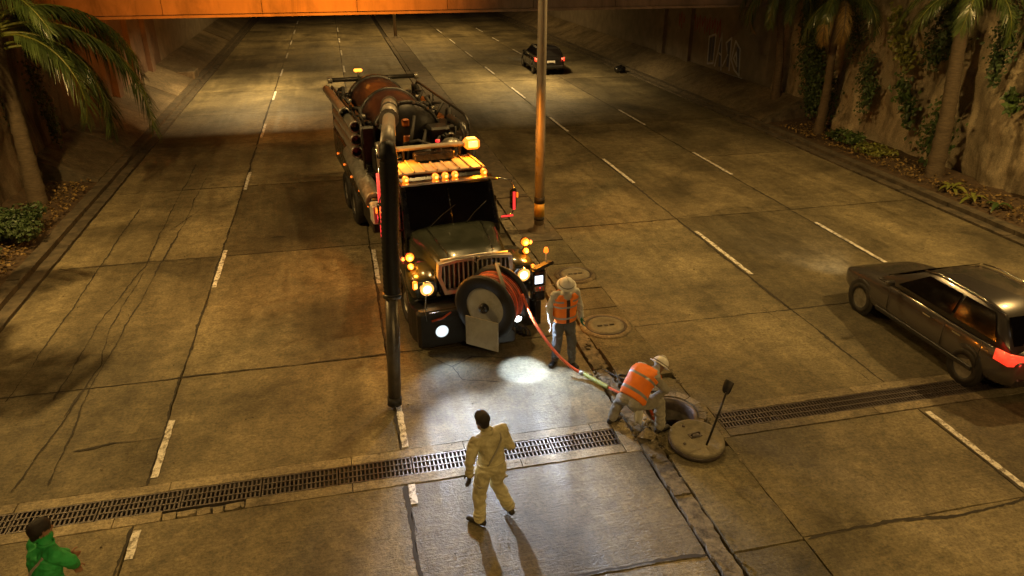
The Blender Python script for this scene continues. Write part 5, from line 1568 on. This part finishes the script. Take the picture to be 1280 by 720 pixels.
palm((17.75, 18.75, .2), (17.95, 19.3, 5.3), 'thick palm trunk in the shadowed part of the eroded wall', 8, 8, [.27, .22, .19, .17], sc=.85, dead=1)
palm((18.1, 28.6, .8), (17.4, 28.0, 4.9), 'palm nearest the overpass whose fronds hang in front of the girder', 10, 13, [.2, .17, .14, .13], sc=.85, dead=1)
pw = palm((-8.4, 14.6, .2), (-8.2, 14.3, 5.0), 'palm by the tan wall casting a frond shadow on the road, out of view', 9, 17, [.24, .18, .15, .13], sc=.85, dead=0)

for a_ in (-32, -22): link_mesh('frond', FR[0], pw, (.2, -.3, 4.75), (0, .1, R(a_)))

def leaf_cloud(n, f, size, seed):
    q = random.Random(seed); mb = MB()
    for i in range(n):
        c, nn = f(q)
        c = Vector(c); nn = (Vector(nn) + Vector((q.gauss(0, .45), q.gauss(0, .45), q.gauss(0, .45)))).normalized()
        d, u, v = frame_of(nn)
        a = q.uniform(0, 6.28); uu = u * math.cos(a) + v * math.sin(a); vv = nn.cross(uu)
        s = size * q.uniform(.6, 1.3)
        mb.add([c - uu * s * .5, c + vv * s * .38 + nn * s * .1, c + uu * s * .62, c - vv * s * .38 + nn * s * .1], [(0, 1, 2, 3)])
    return mb

def ivy(name, x, sgn, path, width, n, size, label, mat, seed, hang=.35):
    base = Vector((x, path[0][0], 0)); o = empty(name, base); tag(o, label, 'creeper', 'creepers on the walls')
    P = cat_rom([(0, y - path[0][0], z) for y, z in path], 8)
    MB().tube([p + Vector((-sgn * .16, 0, 0)) for p in P], .018, 6).build('stem', MT['bark'], o)
    def f(q):
        i = q.randrange(len(P)); c = P[i]; w = width * (.35 + .65 * math.sin(PI * (i + 1) / (len(P) + 1)))
        return (c.x - sgn * (.16 + abs(q.gauss(0, .10))), c.y + q.gauss(0, w * .5), c.z + q.gauss(0, hang * .5)), (-sgn, 0, .5)
    leaf_cloud(n, f, size, seed).build('leaves', MT[mat], o)
    return o
ivy('ivy', -9.0, -1, [(25.2, 4.9), (25.3, 3.9), (25.2, 3.0), (25.5, 2.1), (25.7, 1.3)], .55, 1500, .10, 'bright ivy hanging down the tan wall below the palm frond', 'ivy', 1)
ivy('ivy', -8.95, -1, [(22.3, 3.8), (22.6, 2.6), (22.8, 1.6), (22.9, .5)], .3, 700, .07, 'dark creeper on the tan wall beside the palm trunk', 'shrub', 2)
ivy('ivy', 18.5, 1, [(27.3, 4.6), (27.0, 3.6), (26.7, 2.6), (26.4, 1.6), (26.2, .8)], .9, 2800, .13, 'dense dark ivy hanging behind the slim palm trunk', 'shrub', 3)
ivy('ivy', 18.55, 1, [(22.6, 4.6), (22.3, 4.0), (22.0, 3.5), (21.6, 3.2)], .55, 420, .15, 'yellow green creeper high on the eroded wall', 'yleaf', 4)
ivy('ivy', 18.5, 1, [(21.6, 2.5), (21.2, 2.1), (20.9, 1.4)], .5, 330, .15, 'creeper with round leaves midway up the eroded wall', 'ivy', 5)
ivy('ivy', 18.5, 1, [(17.3, 2.9), (17.1, 2.6)], .25, 90, .17, 'small leafy creeper tuft right of the shadowed palm trunk', 'ivy', 6, .2)
ivy('ivy', 18.4, 1, [(15.0, 2.5), (15.3, 2.3), (15.6, 1.6)], .3, 700, .12, 'bushy overhanging plant on the wall at the edge of view', 'shrub', 7, .3)
ivy('ivy', 18.6, 1, [(20.2, 5.0), (20.2, 4.2), (20.6, 3.4)], .9, 900, .12, 'dark foliage high on the wall between the two palms', 'shrub', 8)

k_ = 0
qv = random.Random(99)
for y_, z_, nm_, mt_ in ((16.2, 4.6, 'creeper trailing from the wall top at the edge of view', 'ivy'), (17.9, 4.9, 'creeper trailing from the wall top behind the thick palm', 'shrub'), (19.6, 2.0, 'low creeper behind the thick palm trunk', 'ivy'), (23.3, 3.0, 'creeper climbing the wall between the two palms', 'shrub'),
                         (24.2, 4.6, 'leafy mass high on the wall beside the slim palm crown', 'shrub'), (25.4, 2.2, 'leafy patch right of the dense dark ivy', 'ivy'), (14.6, 4.0, 'dangling creeper nearest the edge of view', 'shrub')):
    k_ += 1
    ivy('ivy', 18.5, 1, [(y_, z_), (y_ + qv.uniform(-.3, .3), z_ - .5), (y_ + qv.uniform(-.4, .4), z_ - 1.0), (y_ + qv.uniform(-.4, .4), z_ - 1.5)], qv.uniform(.4, .8), qv.randrange(350, 800), qv.uniform(.09, .14), nm_, mt_, 60 + k_, .5)

def shrub(loc, rx, ry, rz_, n, size, label, mat, seed, stems=7):
    o = empty('shrub', loc); tag(o, label, 'shrub', 'shrubs in the beds')
    q = random.Random(seed); mb = MB()
    for i in range(stems):
        a = q.uniform(0, 6.28); r = q.uniform(.2, .8)
        mb.tube([(0, 0, -.02), (math.cos(a) * rx * r * .5, math.sin(a) * ry * r * .5, rz_ * .5), (math.cos(a) * rx * r, math.sin(a) * ry * r, rz_ * q.uniform(.7, 1))], [.02, .014, .006], 6)
    mb.build('stems', MT['bark'], o)
    lob = [(Vector((q.uniform(-.7, .7) * rx, q.uniform(-.7, .7) * ry, q.uniform(.35, .85) * rz_)), q.uniform(.3, .5)) for _ in range(14)]
    def f(q):
        c, r = q.choice(lob); d = Vector((q.gauss(0, 1), q.gauss(0, 1), q.gauss(0, 1))).normalized()
        p = c + Vector((d.x * r * rx, d.y * r * ry, d.z * r * rz_)) * q.uniform(.7, 1.05)
        p.z = max(p.z, .02)
        return p, d + Vector((0, 0, .6))
    leaf_cloud(n, f, size, seed).build('foliage', MT[mat], o)
shrub((-8.1, 19.4, .22), .75, 1.0, .62, 3200, .085, 'low round green shrub in the bed at the foot of the tan wall', 'shrub', 41)
shrub((-8.3, 17.6, .22), .55, .6, .45, 1300, .085, 'smaller shrub in the bed nearer than the round shrub', 'shrub', 42)
shrub((17.6, 22.9, .22), .5, .8, .4, 800, .10, 'low weeds in the bed between the two palm trunks', 'ivy', 43)
shrub((17.55, 21.3, .22), .45, .7, .32, 500, .10, 'sparse weeds beside the thick palm trunk', 'yleaf', 44)

def leafy_plant(loc, n, L, label, seed, mat='yleaf'):
    q = random.Random(seed); o = empty('broadleaf_plant', loc); tag(o, label, 'plant', 'broad leaved plants in the bed')
    MB().cyl((0, 0, -.05), (0, 0, .12), .02, .015, 8).build('stem', MT['ivy'], o)
    for i in range(n):
        a = 2 * PI * i / n + q.uniform(-.3, .3); l = L * q.uniform(.7, 1.1); el = q.uniform(.4, 1.1)
        d = Vector((math.cos(a), math.sin(a), 0)); s = Vector((-d.y, d.x, 0)); vs = []
        for t, w in ((0, .15), (.25, .8), (.5, 1.0), (.75, .7), (1, .03)):
            c = d * l * t * math.cos(el * .7) + Vector((0, 0, .1 + l * (math.sin(el) * t - .85 * t * t)))
            ww = l * .13 * w
            vs += [c + s * ww + Vector((0, 0, ww * .4)), c, c - s * ww + Vector((0, 0, ww * .4))]
        fs = []
        for j in range(4):
            b = j * 3; fs += [(b, b + 1, b + 4, b + 3), (b + 1, b + 2, b + 5, b + 4)]
        MB().add(vs, fs, 0, True).build('leaf', MT[mat], o)
leafy_plant((17.15, 17.35, .18), 9, .62, 'broad leaved plant at the foot of the thick palm trunk', 1)
leafy_plant((17.0, 16.4, .18), 6, .5, 'small broad leaved plant by the kerb, next nearer than the larger one', 2)
leafy_plant((17.2, 15.7, .18), 5, .5, 'nearest broad leaved plant at the kerb below the eroded wall', 3, 'ivy')
leafy_plant((17.5, 23.6, .2), 8, .45, 'leafy weed right of the slim palm trunk', 4, 'ivy')
# fallen leaves and litter
def scatter(name, x0, x1, y0, y1, z, n, size, mat, seed, label):
    q = random.Random(seed)
    def f(q): return (q.uniform(x0, x1), q.uniform(y0, y1), z + q.uniform(0, .1)), (0, 0, 1)
    o = leaf_cloud(n, f, size, seed).build(name, MT[mat]); tag(o, label, 'leaves', kind='stuff')
scatter('fallen_leaves', -8.9, -7.45, 12, 24, .2, 1500, .09, 'leaf_dry', 51, 'dry fallen leaves over the bed below the tan wall')
scatter('fallen_leaves', 16.8, 18.2, 12, 26, .2, 1300, .10, 'leaf_dry', 52, 'dry fallen leaves over the bed below the eroded wall')
lt = MB(); lump(lt, (0, 0, 0), .12, 77, .35); o = lt.build('litter', MT['litter'], None, (-7.75, 19.75, .3)); tag(o, 'scrap of white litter beside the round green shrub', 'litter')
# debris on the road edge
def bag(loc, r, label, seed):
    mb = MB(); n_ = 14; vs = []
    for i in range(9):
        th = PI * i / 8
        for k in range(n_):
            a = 2 * PI * k / n_
            d = Vector((math.sin(th) * math.cos(a), math.sin(th) * math.sin(a), math.cos(th)))
            rr_ = r * (1 + .25 * noise.noise(d * 2.2 + Vector((seed, 0, 0))) + .12 * noise.noise(d * 6))
            vs.append((d.x * rr_ * 1.2, d.y * rr_, max(-.02, d.z * rr_ * .8 + r * .55)))
    o = mb.add(vs, [(i * n_ + k, i * n_ + (k + 1) % n_, (i + 1) * n_ + (k + 1) % n_, (i + 1) * n_ + k) for i in range(8) for k in range(n_)], 0, True).build('rubbish_bag', MT['black'], None, loc)
    tag(o, label, 'rubbish bag')
bag((15.75, 40.9, .03), .28, 'black rubbish bag on the kerb under the overpass', 1.0)
db = MB().box((0, 0, .2), (.9, 1.4, .5), bev=.03).build('drain_box', MT['apron'], None, (-7.75, 43.6, .1)); tag(db, 'pale concrete drain box on the apron under the overpass', 'drain box')
gr_ = MB()
for i in range(6): gr_.box((-.46, -.45 + i * .18, .2), (.03, .06, .3))
gr_.build('drain_bar', MT['iron'], db)
# gravel bits on the roads
q = random.Random(70); mb = MB()
for i in range(420):
    if q.random() < .5: x, y = q.uniform(-6.4, 3.7), q.uniform(5.5, 20)
    else: x, y = q.uniform(5.3, 15.8), q.uniform(6, 20)
    lump(mb, (x, y, .012), q.uniform(.006, .02), 2000 + i)
o = mb.build('grit', MT['rubble']); tag(o, 'fine grit scattered over the concrete', 'grit', kind='stuff')
